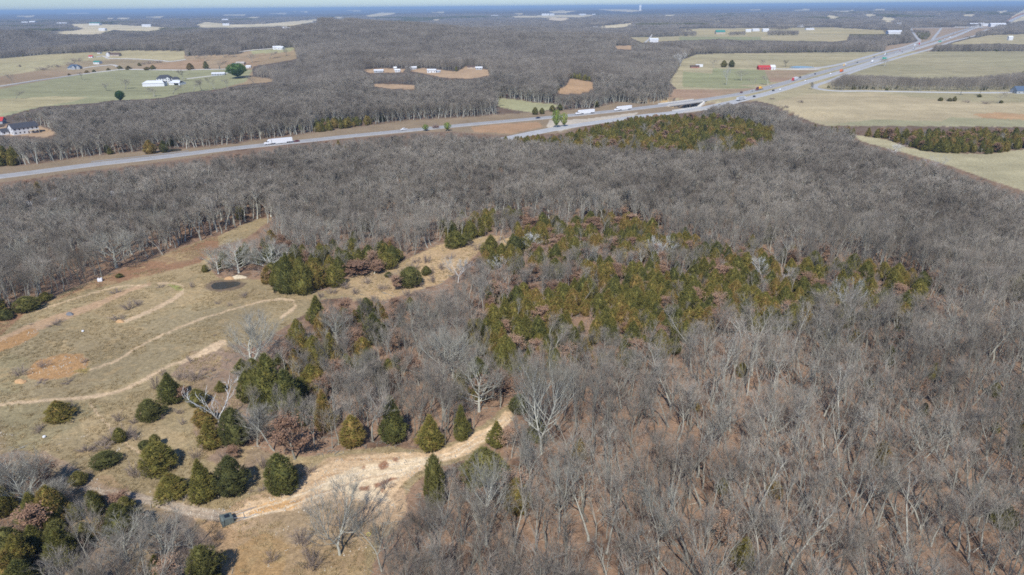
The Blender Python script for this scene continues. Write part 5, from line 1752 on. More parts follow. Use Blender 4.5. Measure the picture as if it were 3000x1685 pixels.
# shrubs in the meadow: u, v, width px, height px
SH = [(1010, 845, 50, 30, 0), (1040, 862, 40, 26, 1), (1075, 830, 44, 26, 0), (1150, 815, 40, 26, 0), (1180, 800, 40, 24, 1), (1220, 770, 40, 22, 0), (1260, 800, 40, 30, 0), (1290, 790, 40, 26, 1), (1320, 760, 40, 24, 0), (1225, 840, 50, 30, 0), (1270, 825, 50, 28, 0), (1380, 720, 40, 20, 0), (970, 860, 50, 26, 0), (940, 872, 40, 22, 1), (1400, 735, 40, 26, 0),
      (215, 1200, 60, 40, 0), (120, 1262, 60, 25, 0), (330, 1290, 80, 45, 0), (370, 1280, 80, 55, 0), (400, 1285, 60, 40, 1), (300, 1310, 90, 35, 0), (255, 1325, 80, 28, 0), (350, 1235, 40, 40, 1), (395, 1240, 40, 30, 0), (530, 1110, 60, 40, 0), (570, 1115, 70, 45, 0),
      (455, 1140, 40, 55, 0), (480, 1100, 30, 30, 1), (160, 950, 70, 22, 0), (380, 905, 60, 35, 0), (405, 895, 50, 25, 0), (345, 935, 60, 25, 0), (560, 843, 26, 22, 1), (675, 895, 26, 14, 0), (720, 868, 50, 16, 0), (640, 890, 28, 14, 0), (590, 762, 14, 14, 1),
      (130, 1075, 50, 30, 0), (60, 1100, 60, 40, 0), (250, 1060, 40, 18, 0), (120, 1122, 60, 14, 0), (200, 1118, 60, 14, 0), (625, 1088, 20, 20, 1), (528, 1212, 40, 26, 1), (535, 1242, 36, 24, 0), (475, 1226, 30, 20, 1), (400, 1395, 70, 60, 0), (430, 1400, 50, 40, 0),
      (490, 1375, 40, 40, 0), (575, 1345, 50, 50, 0), (655, 1430, 60, 50, 0), (700, 1455, 20, 14, 1), (770, 1440, 44, 26, 0), (735, 1442, 24, 14, 1), (660, 1345, 44, 40, 0), (770, 1370, 50, 50, 0), (905, 1385, 60, 40, 0), (560, 1060, 40, 26, 0), (600, 1085, 26, 16, 1),
      (90, 952, 16, 8, 1), (70, 1395, 90, 50, 0), (160, 1440, 90, 60, 0), (250, 1395, 60, 30, 0), (0, 1370, 80, 40, 0), (290, 1530, 70, 40, 1), (560, 1640, 80, 60, 0), (640, 1580, 40, 30, 0), (880, 1600, 90, 70, 0), (920, 1660, 100, 90, 0), (800, 1640, 60, 40, 0),
      (630, 985, 12, 9, 1), (1130, 1430, 60, 40, 0), (1000, 780, 60, 30, 0), (1210, 790, 50, 30, 0), (1250, 770, 50, 30, 0), (1120, 850, 50, 30, 0), (1190, 870, 50, 30, 0), (1090, 880, 40, 24, 1), (340, 860, 50, 20, 0), (480, 838, 10, 8, 1), (470, 842, 30, 12, 1),
      (205, 192, 40, 14, 0), (170, 196, 34, 10, 0), (225, 180, 46, 14, 0), (120, 205, 60, 12, 0), (145, 197, 30, 8, 0), (440, 187, 30, 10, 0), (465, 184, 34, 10, 0), (420, 189, 20, 10, 0), (60, 196, 20, 8, 0), (2780, 296, 40, 12, 0), (2830, 300, 30, 10, 0), (2890, 305, 40, 12, 0), (2350, 300, 40, 8, 0), (2300, 314, 50, 8, 0), (2260, 291, 30, 6, 0), (1275, 378, 26, 24, 0)]
for (u, v, w_, h_, dk) in SH:
    x, y, z = g1(u, v)
    D = math.hypot(x, y)
    _, _, ppm = project(x, y, z)
    dn = math.atan2(CAM_H - z, D)
    h = max(h_ / float(ppm) / math.cos(dn) - 0.35 * w_ / float(ppm) * math.tan(dn), 0.28 * h_ / float(ppm), 0.5)
    k = RNG.randint(3)
    side = 'left' if u < 350 else ('middle' if u < 700 else 'right')
    place = ('far field beyond the highway' if v < 400 else 'dry meadow, %s part, %s' % (side, 'upper' if v < 960 else ('lower' if v > 1250 else 'middle height')))
    plant('shrub', k, x, y, z, RNG.rand() * 6.28, w_ / float(ppm) / 3.2, h / 2.0, '%s grey-brown shrub in the %s' % ('broad' if w_ > 50 else 'small', place))

# ------------------------------------------------------------------ bridges, guard rail
def at_u(C, u, lat=0.0, side=1):
    """point on road centre line that shows at photo column u, its heading"""
    zz = hgt(C[:, 0], C[:, 1]) + lift(C[:, 0], C[:, 1])
    pu, _, _ = project(C[:, 0], C[:, 1], zz)
    j = np.argsort(pu)
    x = np.interp(u, pu[j], C[j, 0])
    y = np.interp(u, pu[j], C[j, 1])
    x2 = np.interp(u + 4, pu[j], C[j, 0])
    y2 = np.interp(u + 4, pu[j], C[j, 1])
    t = unit(np.array([x2 - x, y2 - y]))
    n = np.array([t[1], -t[0]])
    p = np.array([x, y]) + n * lat
    z = float(max(hgt(*(np.array([x, y]) + n * k)) for k in (-6.2, 0, 6.2)) + lift(x, y))
    return p[0], p[1], z, math.atan2(t[1], t[0])


def bridge(C, u0, u1, label, nbay=3, group=None):
    ax, ay, az, _ = at_u(C, u0)
    bx, by, bz, _ = at_u(C, u1)
    L = math.hypot(bx - ax, by - ay)
    ang_ = math.atan2(by - ay, bx - ax)
    r_ = root('highway_bridge', (ax, ay, az), ang_, label, 'bridge', group)
    for s_ in (-1, 1):
        m = MB()
        y0 = s_ * 6.7
        m.prism([(0, -0.3), (L, -0.3), (L, 1.1), (0, 1.1)], y0 - 0.2, y0 + 0.2)
        m.build('parapet', M['concrete'], r_)
    MB().box(0, L, -6.45, 6.45, -0.5, -0.03).build('deck', M['concrete'], r_)
    for y0 in (-6.0, -2, 2, 6.0):
        MB().box(0, L, y0 - 0.25, y0 + 0.25, -2.0, -0.5).build('girder', M['concrete'], r_)
    for i in range(1, nbay):
        m = MB().box(L * i / nbay - .5, L * i / nbay + .5, -6.3, 6.3, -2.9, -2.0)
        for y0 in (-4.5, 0, 4.5):
            m.cyl = None
            m.tube([(L * i / nbay, y0, -9), (L * i / nbay, y0, -2.9)], [0.5, 0.5], 10)
        m.build('pier', M['concrete'], r_)
    for s_ in (0, 1):
        x0 = L * s_
        d = 1 if s_ == 0 else -1
        m = MB().prism([(x0 - d * 0.5, -0.55), (x0 + d * 0.6, -0.55), (x0 + d * 9, -6.5), (x0 - d * 0.5, -6.5)], -9, 9)
        m.build('abutment', M['concrete'], r_)
    return r_


bridge(WB, 1942, 2046, 'pale concrete highway bridge over the wooded creek, far carriageway', 3, 'highway bridges')
bridge(EB, 1985, 2068, 'pale concrete highway bridge over the wooded creek, near carriageway half hidden by trees', 3, 'highway bridges')
ox, oy, oz, oa = at_u(WB, 2838)
ov = root('overpass', (ox, oy, oz), oa + math.pi / 2, 'dark-sided overpass carrying the crossroad over the highway at the interchange', 'overpass')
MB().box(-50, 50, -6, 6, 5.0, 6.2).build('deck', M['concrete'], ov)
for x0 in (-45, -15, 15, 45):
    MB().box(x0 - 1, x0 + 1, -5.5, 5.5, 0, 5.0).build('pier', M['steel'], ov)
gu = np.linspace(272, 560, 60)
gp = np.array([at_u(WB, u, -7.4)[:3] for u in gu])
m = MB()
for i in range(len(gp) - 1):
    a, b = gp[i], gp[i + 1]
    m.add([(a[0], a[1], a[2] + .45), (b[0], b[1], b[2] + .45), (b[0], b[1], b[2] + .80), (a[0], a[1], a[2] + .80), (a[0] + .08, a[1] + .08, a[2] + .45), (b[0] + .08, b[1] + .08, b[2] + .45), (b[0] + .08, b[1] + .08, b[2] + .8), (a[0] + .08, a[1] + .08, a[2] + .8)],
          [(0, 1, 2, 3), (7, 6, 5, 4), (3, 2, 6, 7), (1, 0, 4, 5)])
for i in range(0, len(gp)):
    m.box(gp[i][0] - .08, gp[i][0] + .08, gp[i][1] + .1, gp[i][1] + .26, gp[i][2] - 1, gp[i][2] + .75)
tag(m.build('guard_rail', M['steel']), 'grey steel guard rail along the far side of the highway at left', 'guard rail')

# ------------------------------------------------------------------ vehicles
M['white'] = plain('white_paint', (0.80, 0.81, 0.82), 0.35, 0.5, 0.03)
M['glass'] = plain('dark_glass', (0.02, 0.025, 0.03), 0.08, 0.6, 0.0)
M['tyre'] = plain('black_rubber', (0.02, 0.02, 0.02), 0.85, 0.2, 0.0)
M['rim'] = plain('wheel_metal', (0.5, 0.5, 0.52), 0.3, 0.6, 0.0, 1, 0.6)
M['lamp'] = plain('headlamp_lens', (0.75, 0.75, 0.7), 0.15, 0.6, 0.0)
_p = {}


def paint_mat(nm):
    tab = {'white': (0.80, 0.81, 0.82), 'silver': (0.50, 0.52, 0.54), 'dark': (0.03, 0.035, 0.045), 'navy': (0.02, 0.03, 0.08), 'red': (0.62, 0.03, 0.04), 'maroon': (0.16, 0.03, 0.04), 'yellow': (0.80, 0.42, 0.03),
           'orange': (0.75, 0.17, 0.03), 'cream': (0.80, 0.55, 0.22), 'green': (0.03, 0.12, 0.08), 'grey': (0.22, 0.23, 0.24)}
    if nm not in _p:
        _p[nm] = plain(nm + '_vehicle_paint', tab[nm], 0.35, 0.5, 0.02)
    return _p[nm]


def wheels(parent, xs, r, yw, w=0.3):
    for x0 in xs:
        for s_ in (-1, 1):
            y0 = s_ * yw
            o = MB().cyl_y(x0, r, r, y0 - w / 2, y0 + w / 2, 16).build('wheel', M['tyre'], parent)
            MB().cyl_y(x0, r, r * 0.55, y0 + s_ * w / 2 - .01, y0 + s_ * (w / 2 + 0.02), 10).build('rim', M['rim'], o)


def semi(cab, trl, load='box'):
    def f(p):
        cm, tm = paint_mat(cab), paint_mat(trl)
        c = MB()
        c.prism([(10.3, 0.55), (10.3, 1.55), (10.0, 1.85), (8.4, 2.05), (7.9, 2.95), (7.5, 3.1), (6.4, 3.95), (4.9, 4.05), (4.9, 0.9), (6, 0.55)], -1.22, 1.22)
        c.build('cab', cm, p, 0.06)
        MB().prism([(8.47, 2.08), (7.97, 2.93), (7.90, 2.93), (8.38, 2.08)], -1.08, 1.08).build('windshield', M['glass'], p)
        for s_ in (-1, 1):
            MB().box(6.9, 7.9, s_ * 1.235 - .012, s_ * 1.235 + .012, 2.15, 2.75).build('side_window', M['glass'], p)
            MB().box(10.29, 10.34, s_ * .85 - .18, s_ * .85 + .18, .95, 1.2).build('headlight', M['lamp'], p)
            MB().box(4.9, 8.0, s_ * 1.16 - .06, s_ * 1.16 + .06, .4, .88).build('fuel_tank', M['rim'], p)
        MB().box(10.3, 10.42, -1.2, 1.2, .4, .72).build('bumper', M['rim'], p)
        if load == 'box':
            MB().box(-11.6, 4.5, -1.3, 1.3, 1.15, 4.1).build('trailer', tm, p, 0.05)
            for s_ in (-1, 1):
                MB().box(-6.8, 2.0, s_ * 1.24 - .03, s_ * 1.24 + .03, .45, 1.15).build('side_skirt', tm, p)
        elif load == 'machine':
            MB().box(-9.5, 4.5, -1.3, 1.3, .9, 1.2).build('trailer', M['steel'], p)
            m = MB().prism([(-7.5, 1.2), (3.2, 1.2), (3.6, 2.4), (2.2, 3.0), (-1.2, 3.0), (-1.6, 3.9), (-3.8, 3.9), (-4.2, 2.8), (-7.8, 2.7)], -1.2, 1.2)
            m.build('load', tm, p, 0.1)
        else:
            MB().box(-3.2, 4.6, -1.3, 1.3, 1.05, 4.0).build('cargo_box', tm, p, 0.05)
        if load == 'short':
            wheels(p, (9.2, -1.2), 0.5, 1.1)
        else:
            wheels(p, (9.2, 5.6, 4.2, -8.2, -9.6), 0.5, 1.1)
    return f


def carf(colr_, kind='sedan'):
    def f(p):
        cm = paint_mat(colr_)
        if kind == 'pickup':
            MB().prism([(2.9, .45), (2.9, 1.0), (2.7, 1.15), (1.3, 1.2), (.7, 1.85), (-.8, 1.88), (-.9, 1.25), (-2.8, 1.25), (-2.85, .5)], -.98, .98).build('body', cm, p, 0.06)
            MB().prism([(1.22, 1.22), (.72, 1.78), (-.7, 1.8), (-.78, 1.28)], -.992, .992).build('window', M['glass'], p)
            MB().box(-2.7, -1.0, -.82, .82, 1.2, 1.262).build('truck_bed', M['tyre'], p)
            wheels(p, (1.9, -1.9), .4, .9, .25)
        else:
            h = 1.0 if kind == 'sedan' else 1.3
            MB().prism([(2.3, .35), (2.35, .7), (2.1, .88), (1.2, .98), (.5, h + .42), (-.9, h + .45), (-1.9, 1.02 if kind == 'sedan' else h + .3), (-2.3, .95), (-2.3, .35)], -.92, .92).build('body', cm, p, 0.07)
            MB().prism([(1.15, 1.0), (.5, h + .36), (-.9, h + .39), (-1.65, 1.05)], -.932, .932).build('window', M['glass'], p)
            MB().prism([(1.27, .985), (.57, h + .41), (.52, h + .40), (1.2, .95)], -.75, .75).build('windshield', M['glass'], p)
            for s_ in (-1, 1):
                MB().box(2.28, 2.37, s_ * .65 - .15, s_ * .65 + .15, .6, .75).build('headlight', M['lamp'], p)
            wheels(p, (1.4, -1.4), .34, .84, .22)
    return f


def vehicle(name, cat, C, u, lat, west, build, label):
    x, y, z, a = at_u(C, u, lat)
    p = root(name, (x, y, z + 0.02), a + (math.pi if west else 0), label, cat)
    build(p)
    return p


V = vehicle
V('semi_truck', 'truck', WB, 812, 1.9, 1, semi('white', 'white'), 'large white semi truck nearest the left on the highway above the woods')
V('semi_truck', 'truck', WB, 1709, 1.9, 1, semi('white', 'white'), 'white semi truck just right of the light green pines')
V('semi_truck', 'truck', WB, 1820, 1.9, 1, semi('white', 'white'), 'white semi truck nearest the creek bridge')
V('pickup_truck', 'car', WB, 1186, -1.9, 1, carf('white', 'pickup'), 'white pickup truck alone on the highway between the yellow-green pine and the big white semi')
V('car', 'car', WB, 1573, 1.9, 1, carf('navy'), 'dark blue car on the highway left of the light green pines')
V('car', 'car', WB, 868, 1.9, 1, carf('maroon'), 'maroon car following the nearest white semi truck')
V('pickup_truck', 'car', WB, 1274, 1.9, 1, carf('maroon', 'pickup'), 'dark maroon pickup behind the bare treetop beside the yellow-green pines')
V('car', 'car', WB, 2176, -1.9, 1, carf('maroon', 'suv'), 'dark red car just right of the creek bridge')
V('car', 'car', WB, 2198, 1.9, 1, carf('silver'), 'silver car between the dark red car and the red and yellow truck')
V('heavy_truck', 'truck', WB, 2220, 1.9, 1, semi('maroon', 'yellow', 'machine'), 'dark red truck hauling a yellow machine on a low trailer')
V('car', 'car', WB, 2255, 1.9, 1, carf('white', 'suv'), 'white car behind the truck with the yellow machine')
V('semi_truck', 'truck', WB, 2323, 1.9, 1, semi('red', 'white', 'box'), 'bright red semi truck with white trailer')
V('car', 'car', WB, 2348, -1.9, 1, carf('dark', 'suv'), 'dark car beside the tail of the red semi truck')
V('car', 'car', WB, 2369, 1.9, 1, carf('white', 'suv'), 'white car behind the red semi truck')
V('car', 'car', WB, 2384, 1.9, 1, carf('dark'), 'dark car behind the white car that follows the red semi')
V('box_truck', 'truck', WB, 2472, 1.9, 1, semi('cream', 'white', 'short'), 'white box truck with a yellowish cab')
V('car', 'car', WB, 2508, 1.9, 1, carf('dark'), 'dark car behind the yellowish-cabbed box truck')
V('car', 'car', WB, 2564, -1.9, 1, carf('dark', 'suv'), 'dark car opposite the nearer green sign')
V('box_truck', 'truck', WB, 2592, 1.9, 1, semi('white', 'green', 'short'), 'white-cabbed truck with dark green box')
V('car', 'car', WB, 2634, 1.9, 1, carf('red'), 'small red car far along the westbound side')
V('semi_truck', 'truck', WB, 2678, 1.9, 1, semi('white', 'white'), 'far white semi truck running ahead of a red-cabbed one')
V('semi_truck', 'truck', WB, 2692, 1.9, 1, semi('red', 'white'), 'far red-cabbed semi truck close behind a white one')
V('car', 'car', WB, 2791, 1.9, 1, carf('dark'), 'farthest dark car below the overpass')
V('semi_truck', 'truck', EB, 2168, 1.9, 0, semi('white', 'silver'), 'pale semi truck half hidden by bare trees right of the bridge')
V('car', 'car', EB, 2205, 1.9, 0, carf('dark', 'suv'), 'dark car in front of the half hidden pale semi truck')
V('car', 'car', EB, 2270, -1.9, 0, carf('dark', 'suv'), 'dark car beside a white car on the near carriageway')
V('car', 'car', EB, 2282, 1.9, 0, carf('white'), 'white car beside a dark car on the near carriageway')
V('car', 'car', EB, 2364, -1.9, 0, carf('white'), 'white car on the near carriageway level with the red semi')
V('car', 'car', EB, 2438, -1.9, 0, carf('white', 'suv'), 'white car behind the orange truck')
V('box_truck', 'truck', EB, 2460, 1.9, 0, semi('orange', 'orange', 'short'), 'all orange truck on the near carriageway')
V('semi_truck', 'truck', EB, 2552, 1.9, 0, semi('white', 'white', 'short'), 'white truck just left of the nearer green sign')
V('car', 'car', EB, 2646, -1.9, 0, carf('dark'), 'dark car between the two green signs')
V('box_truck', 'truck', EB, 2673, 1.9, 0, semi('dark', 'silver', 'short'), 'dark-cabbed truck with pale box between the two green signs')
V('semi_truck', 'truck', EB, 2766, 1.9, 0, semi('silver', 'silver'), 'silvery semi truck beyond the farther green sign')
V('semi_truck', 'truck', EB, 2782, 1.9, 0, semi('white', 'white'), 'white semi truck farthest along the near carriageway')

# ------------------------------------------------------------------ signs, poles
M['sign'] = plain('green_sign_face', (0.01, 0.30, 0.20), 0.5, 0.4, 0.0)
M['wood'] = plain('weathered_pole', (0.30, 0.27, 0.23), 0.9)
for u, C, lb in ((2571, EB, 'nearer green highway sign beside the lone field tree'), (2739, EB, 'farther green highway sign near the slip road')):
    x, y, z, a = at_u(C, u, 11)
    p = root('highway_sign', (x, y, z - .2), a, lb, 'road sign', 'green highway signs')
    MB().box(-.06, .06, -3.9, 3.9, 2.6, 5.8).build('panel', M['sign'], p)
    bm_ = MB()
    for (a0, a1, b0, b1) in ((-3.8, 3.8, 5.6, 5.7), (-3.8, 3.8, 2.7, 2.8), (-3.8, -3.7, 2.8, 5.6), (3.7, 3.8, 2.8, 5.6)):
        bm_.box(-.075, -.06, a0, a1, b0, b1)
    bm_.build('border', M['white'], p)
    for y0 in (-2.4, 2.4):
        MB().tube([(0.1, y0, -1), (0.1, y0, 5.2)], [.12, .12], 8).build('post', M['steel'], p)
for u, v, vt, lb in ((2783, 268, 252, 'slanting pale utility pole beside the lane at right'), (2921, 271, 250, 'utility pole with a teal cap beside the lane'), (2703, 262, 248, 'utility pole in front of the tree belt at right'), (707 * 3000 // 2576 + 0, 162, 143, 'thin pole beside the wooded ridge lane'), (2256, 256, 236, 'utility pole on the verge near the pasture')):
    x, y, z = g1(u, v)
    p = root('utility_pole', (x, y, z), 0.3, lb, 'utility pole', 'utility poles')
    MB().tube([(0, 0, -.5), (0, 0, 10)], [.17, .12], 8, True).build('pole', M['wood'], p)
    MB().box(-1.1, 1.1, -.06, .06, 9.2, 9.4).build('crossarm', M['wood'], p)

# ------------------------------------------------------------------ buildings
WALL = {}


def bmat(nm, col, rough=0.7, var=.06):
    if nm not in WALL:
        WALL[nm] = plain(nm, col, rough, 0.25, var, 0.6)
    return WALL[nm]


WHT = lambda: bmat('white_siding', (0.66, 0.67, 0.68))
SHT = lambda: bmat('white_metal_sheet', (0.68, 0.70, 0.72), 0.5)
DKR = lambda: bmat('dark_shingles', (0.065, 0.068, 0.08))
BRR = lambda: bmat('brown_shingles', (0.12, 0.085, 0.07))
BLR = lambda: bmat('blue_grey_shingles', (0.09, 0.13, 0.19))
GNR = lambda: bmat('green_metal_roof', (0.05, 0.22, 0.18))
RDR = lambda: bmat('red_metal_roof', (0.45, 0.05, 0.05))
TAN = lambda: bmat('tan_siding', (0.48, 0.40, 0.32))
GRY = lambda: bmat('grey_siding', (0.38, 0.41, 0.44))
BRK = lambda: bmat('red_brick', (0.34, 0.15, 0.11))
RDW = lambda: bmat('red_painted_boards', (0.42, 0.04, 0.05))


def gable(p, L, W, H, RH, wall, roof, x0=0, y0=0, axis='x', over=0.5, nw=4, nwe=2, storeys=1, door=True, z0=0.0, hip=0.0, both=True):
    """one wing: walls, roof, windows; ridge along local axis"""
    def T(v):
        return [(x0 + a, y0 + b, c) if axis == 'x' else (x0 - b, y0 + a, c) for a, b, c in v]
    m = MB()
    hx, hy = L / 2, W / 2
    m.add(T([(-hx, -hy, z0 - 1), (hx, -hy, z0 - 1), (hx, hy, z0 - 1), (-hx, hy, z0 - 1), (-hx, -hy, z0 + H), (hx, -hy, z0 + H), (hx, hy, z0 + H), (-hx, hy, z0 + H)]), [(0, 1, 5, 4), (1, 2, 6, 5), (2, 3, 7, 6), (3, 0, 4, 7)])
    if not hip:
        m.add(T([(-hx, -hy, z0 + H), (-hx, hy, z0 + H), (-hx, 0, z0 + H + RH)]), [(0, 2, 1)])
        m.add(T([(hx, -hy, z0 + H), (hx, hy, z0 + H), (hx, 0, z0 + H + RH)]), [(0, 1, 2)])
    m.build('wall', wall, p)
    r = MB()
    e = over
    zo = z0 + H - e * RH / hy
    hh = hx + e
    th = 0.22
    for dz in (0, ):
        A_ = [(-hh, -hy - e, zo), (hh, -hy - e, zo), (hh - hip, 0, z0 + H + RH), (-hh + hip, 0, z0 + H + RH), (hh, hy + e, zo), (-hh, hy + e, zo)]
        B_ = [(a, b, c + th) for a, b, c in A_]
        r.add(T(A_ + B_), [(0, 3, 2, 1), (3, 5, 4, 2), (6, 7, 8, 9), (9, 8, 10, 11), (0, 1, 7, 6), (4, 5, 11, 10), (1, 2, 8, 7), (2, 4, 10, 8), (0, 6, 9, 3), (3, 9, 11, 5)])
    r.build('roof', roof, p)
    for st_ in range(storeys):
        zc = z0 + 1.0 + st_ * 2.8
        for s_ in (-1, 1):
            for i in range(nw):
                xc = -hx + L * (i + .5) / nw
                if door and st_ == 0 and i == nw // 2:
                    w_ = MB().add(T([(xc - .5, s_ * (hy + .03), z0 + .1), (xc + .5, s_ * (hy + .03), z0 + .1), (xc + .5, s_ * (hy + .03), z0 + 2.1), (xc - .5, s_ * (hy + .03), z0 + 2.1), (xc - .5, s_ * (hy - .1), z0 + .1), (xc + .5, s_ * (hy - .1), z0 + .1), (xc + .5, s_ * (hy - .1), z0 + 2.1), (xc - .5, s_ * (hy - .1), z0 + 2.1)]), BOXF)
                    w_.build('door', bmat('brown_door', (.12, .07, .05)), p)
                    continue
                a, b = 0.55, 1.3
                fr = MB().add(T([(xc - a - .12, s_ * (hy + .04), zc - .12), (xc + a + .12, s_ * (hy + .04), zc - .12), (xc + a + .12, s_ * (hy + .04), zc + b + .12), (xc - a - .12, s_ * (hy + .04), zc + b + .12), (xc - a - .12, s_ * (hy - .1), zc - .12), (xc + a + .12, s_ * (hy - .1), zc - .12), (xc + a + .12, s_ * (hy - .1), zc + b + .12), (xc - a - .12, s_ * (hy - .1), zc + b + .12)]), BOXF)
                f_ = fr.build('window', WHT(), p)
                MB().add(T([(xc - a, s_ * (hy + .06), zc), (xc + a, s_ * (hy + .06), zc), (xc + a, s_ * (hy + .06), zc + b), (xc - a, s_ * (hy + .06), zc + b), (xc - a, s_ * hy, zc), (xc + a, s_ * hy, zc), (xc + a, s_ * hy, zc + b), (xc - a, s_ * hy, zc + b)]), BOXF).build('pane', M['glass'], f_)
            for i in range(nwe):
                yc = -hy + W * (i + .5) / nwe
                fr = MB().add(T([(s_ * (hx + .05), yc - .6, zc), (s_ * (hx + .05), yc + .6, zc), (s_ * (hx + .05), yc + .6, zc + 1.3), (s_ * (hx + .05), yc - .6, zc + 1.3), (s_ * (hx - .1), yc - .6, zc), (s_ * (hx - .1), yc + .6, zc), (s_ * (hx - .1), yc + .6, zc + 1.3), (s_ * (hx - .1), yc - .6, zc + 1.3)]), BOXF)
                fr.build('window', M['glass'], p)


BOXF = [(0, 1, 2, 3), (7, 6, 5, 4), (0, 4, 5, 1), (1, 5, 6, 2), (2, 6, 7, 3), (3, 7, 4, 0)]


def at_base(name, u, v, rz, label, cat, group=None):
    x, y, z = g1(u, v)
    return root(name, (x, y, z), math.radians(rz), label, cat, group)


# big white house in the clearing at the left edge
h = at_base('farmhouse', 72, 390, 52, 'two-storey white house with dark roof and wooden deck in the clearing at the left edge', 'house')
gable(h, 20, 12, 5.6, 3.4, WHT(), DKR(), nw=6, nwe=2, storeys=2)
gable(h, 8, 7, 3.0, 2.0, WHT(), DKR(), x0=-12, y0=7, nw=2, nwe=1)
MB().box(2, 9, -9.5, -6.6, 2.7, 2.9).build('deck', bmat('raw_lumber', (.55, .40, .22)), h)
for x0 in (2.2, 8.8):
    MB().box(x0 - .1, x0 + .1, -9.4, -9.2, -.5, 2.7).build('deck_post', bmat('raw_lumber', (.55, .40, .22)), h)
h = at_base('farmhouse', 484, 240, 20, 'two-storey white farmhouse with large dark hipped roof behind the white sheds', 'house')
gable(h, 22, 12, 6, 4.2, WHT(), DKR(), nw=6, nwe=2, storeys=2, hip=6)
gable(h, 10, 9, 4, 3, WHT(), DKR(), x0=16, y0=-2, nw=3, nwe=2, hip=3)
gable(h, 7, 7, 5.5, 3, WHT(), DKR(), x0=5, y0=-8, axis='y', nw=2, nwe=2, storeys=2)
h = at_base('metal_shed', 455, 252, 8, 'long bright white metal shed in front of the white farmhouse', 'shed')
gable(h, 30, 15, 4.6, 3.0, SHT(), SHT(), nw=0, nwe=0, hip=5)
MB().box(15.02, 15.1, -2.2, 2.2, -.5, 4.0).build('sliding_door', GRY(), h)
h = at_base('metal_shed', 520, 248, -18, 'lower white metal shed with open side right of the long one', 'shed')
gable(h, 20, 13, 3.2, 2.6, SHT(), SHT(), nw=0, nwe=0, hip=4)
MB().box(0, 8, -6.62, -6.5, -.3, 2.7).build('dark_bay_panel', M['glass'], h)  # dark panel on the closed wall, standing in for the bay's inner shade
h = at_base('farmhouse', 220, 201, 6, 'single-storey house with big blue-grey roof in the tan field', 'house')
gable(h, 22, 13, 3.0, 4.6, GRY(), BLR(), nw=5, nwe=2, hip=6)
gable(h, 9, 7, 3.0, 3.6, GRY(), BLR(), x0=2, y0=-7, axis='y', nw=1, nwe=2)
gable(h, 8, 7, 3.0, 3.4, GRY(), BLR(), x0=10, y0=-6, axis='y', nw=1, nwe=2)
MB().box(1.2, 2.4, 1.0, 2.2, 5, 8.4).build('chimney', BRK(), h)
h = at_base('metal_shed', 287, 187, -14, 'white shed with green roof in the tan field', 'shed')
gable(h, 14, 9, 3.6, 2.2, SHT(), GNR(), nw=2, nwe=1)
h = at_base('farmhouse', 338, 164, -8, 'long brown-roofed farmhouse with white gable end on the far rise at left', 'house')
gable(h, 24, 9, 3.4, 3.2, TAN(), BRR(), nw=7, nwe=1)
gable(h, 8, 8, 5.2, 2.8, WHT(), BRR(), x0=-13, y0=-2, axis='y', nw=2, nwe=2, storeys=2)
h = at_base('small_shed', 267, 169, 0, 'little white shed with red roof left of the brown-roofed farmhouse', 'shed')
gable(h, 8, 5, 2.8, 1.8, WHT(), RDR(), nw=1, nwe=0)
h = at_base('small_shed', 292, 157, -20, 'little white shed with dark roof behind the brown-roofed farmhouse', 'shed')
gable(h, 8, 6, 2.6, 2.2, WHT(), BRR(), nw=1, nwe=0)
h = at_base('mobile_home', 641, 221, 8, 'long grey-white mobile home left of the big round pine', 'house')
gable(h, 20, 8, 3.0, 1.6, GRY(), SHT(), nw=5, nwe=1)
h = at_base('farmhouse', 706, 190, -6, 'tan house with pale roof behind the big round pine', 'house')
gable(h, 16, 10, 3.0, 2.6, TAN(), bmat('pale_shingles', (.42, .38, .34)), nw=4, nwe=1)
h = at_base('small_shed', 687, 192, 0, 'small shed under a blue roof left of the tan house', 'shed')
gable(h, 6, 5, 2.6, 1.4, WHT(), bmat('blue_metal_roof', (.08, .22, .50)), nw=1, nwe=0)
h = at_base('storage_shed', 729, 199, 0, 'pair-roofed pale shed right of the tan house', 'shed')
gable(h, 8, 5, 2.6, 1.4, WHT(), SHT(), nw=2, nwe=0)
for (u, v, L, W, H, rz, lb) in ((812, 144, 16, 9, 4, 10, 'left white barn on the wooded ridge lane'), (824, 145, 13, 9, 4, -20, 'right white barn on the wooded ridge lane'), (893, 136, 28, 12, 4, -8, 'large white building on the wooded ridge'), (868, 139, 7, 6, 5, 0, 'small white outbuilding left of the large one on the ridge'),
                              (990, 115, 14, 9, 4, 15, 'pale house with grey-green roof high on the wooded ridge'), (953, 127, 6, 5, 4, 0, 'tiny white shed high on the wooded ridge'), (836, 91, 12, 9, 6, 40, 'left pale house on the far wooded slope'), (845, 92, 10, 8, 6, 40, 'right pale house on the far wooded slope'),
                              (858, 110, 16, 8, 3, 0, 'long low pale roof on the far wooded slope'), (1155, 100, 18, 9, 4, 10, 'pale house in the trees near the hilltop'), (1110, 103, 16, 8, 4, -10, 'pale house left of the hilltop houses')):
    h = at_base('farm_building', u, v, rz, lb, 'building', 'white buildings on the wooded ridge')
    gable(h, L, W, H, H * .6, WHT(), SHT(), nw=2, nwe=1)
h = at_base('trailer_house', 1265, 213, 0, 'white trailer with dark open door in the tan clearing', 'trailer')
gable(h, 13, 6, 4, 1.2, WHT(), SHT(), nw=3, nwe=1)
h = at_base('camper', 1284, 212, 0, 'small pale blue camper right of the white trailer', 'trailer')
gable(h, 6, 3, 2.5, .5, bmat('pale_blue_sheet', (.45, .55, .68)), SHT(), nw=2, nwe=0)
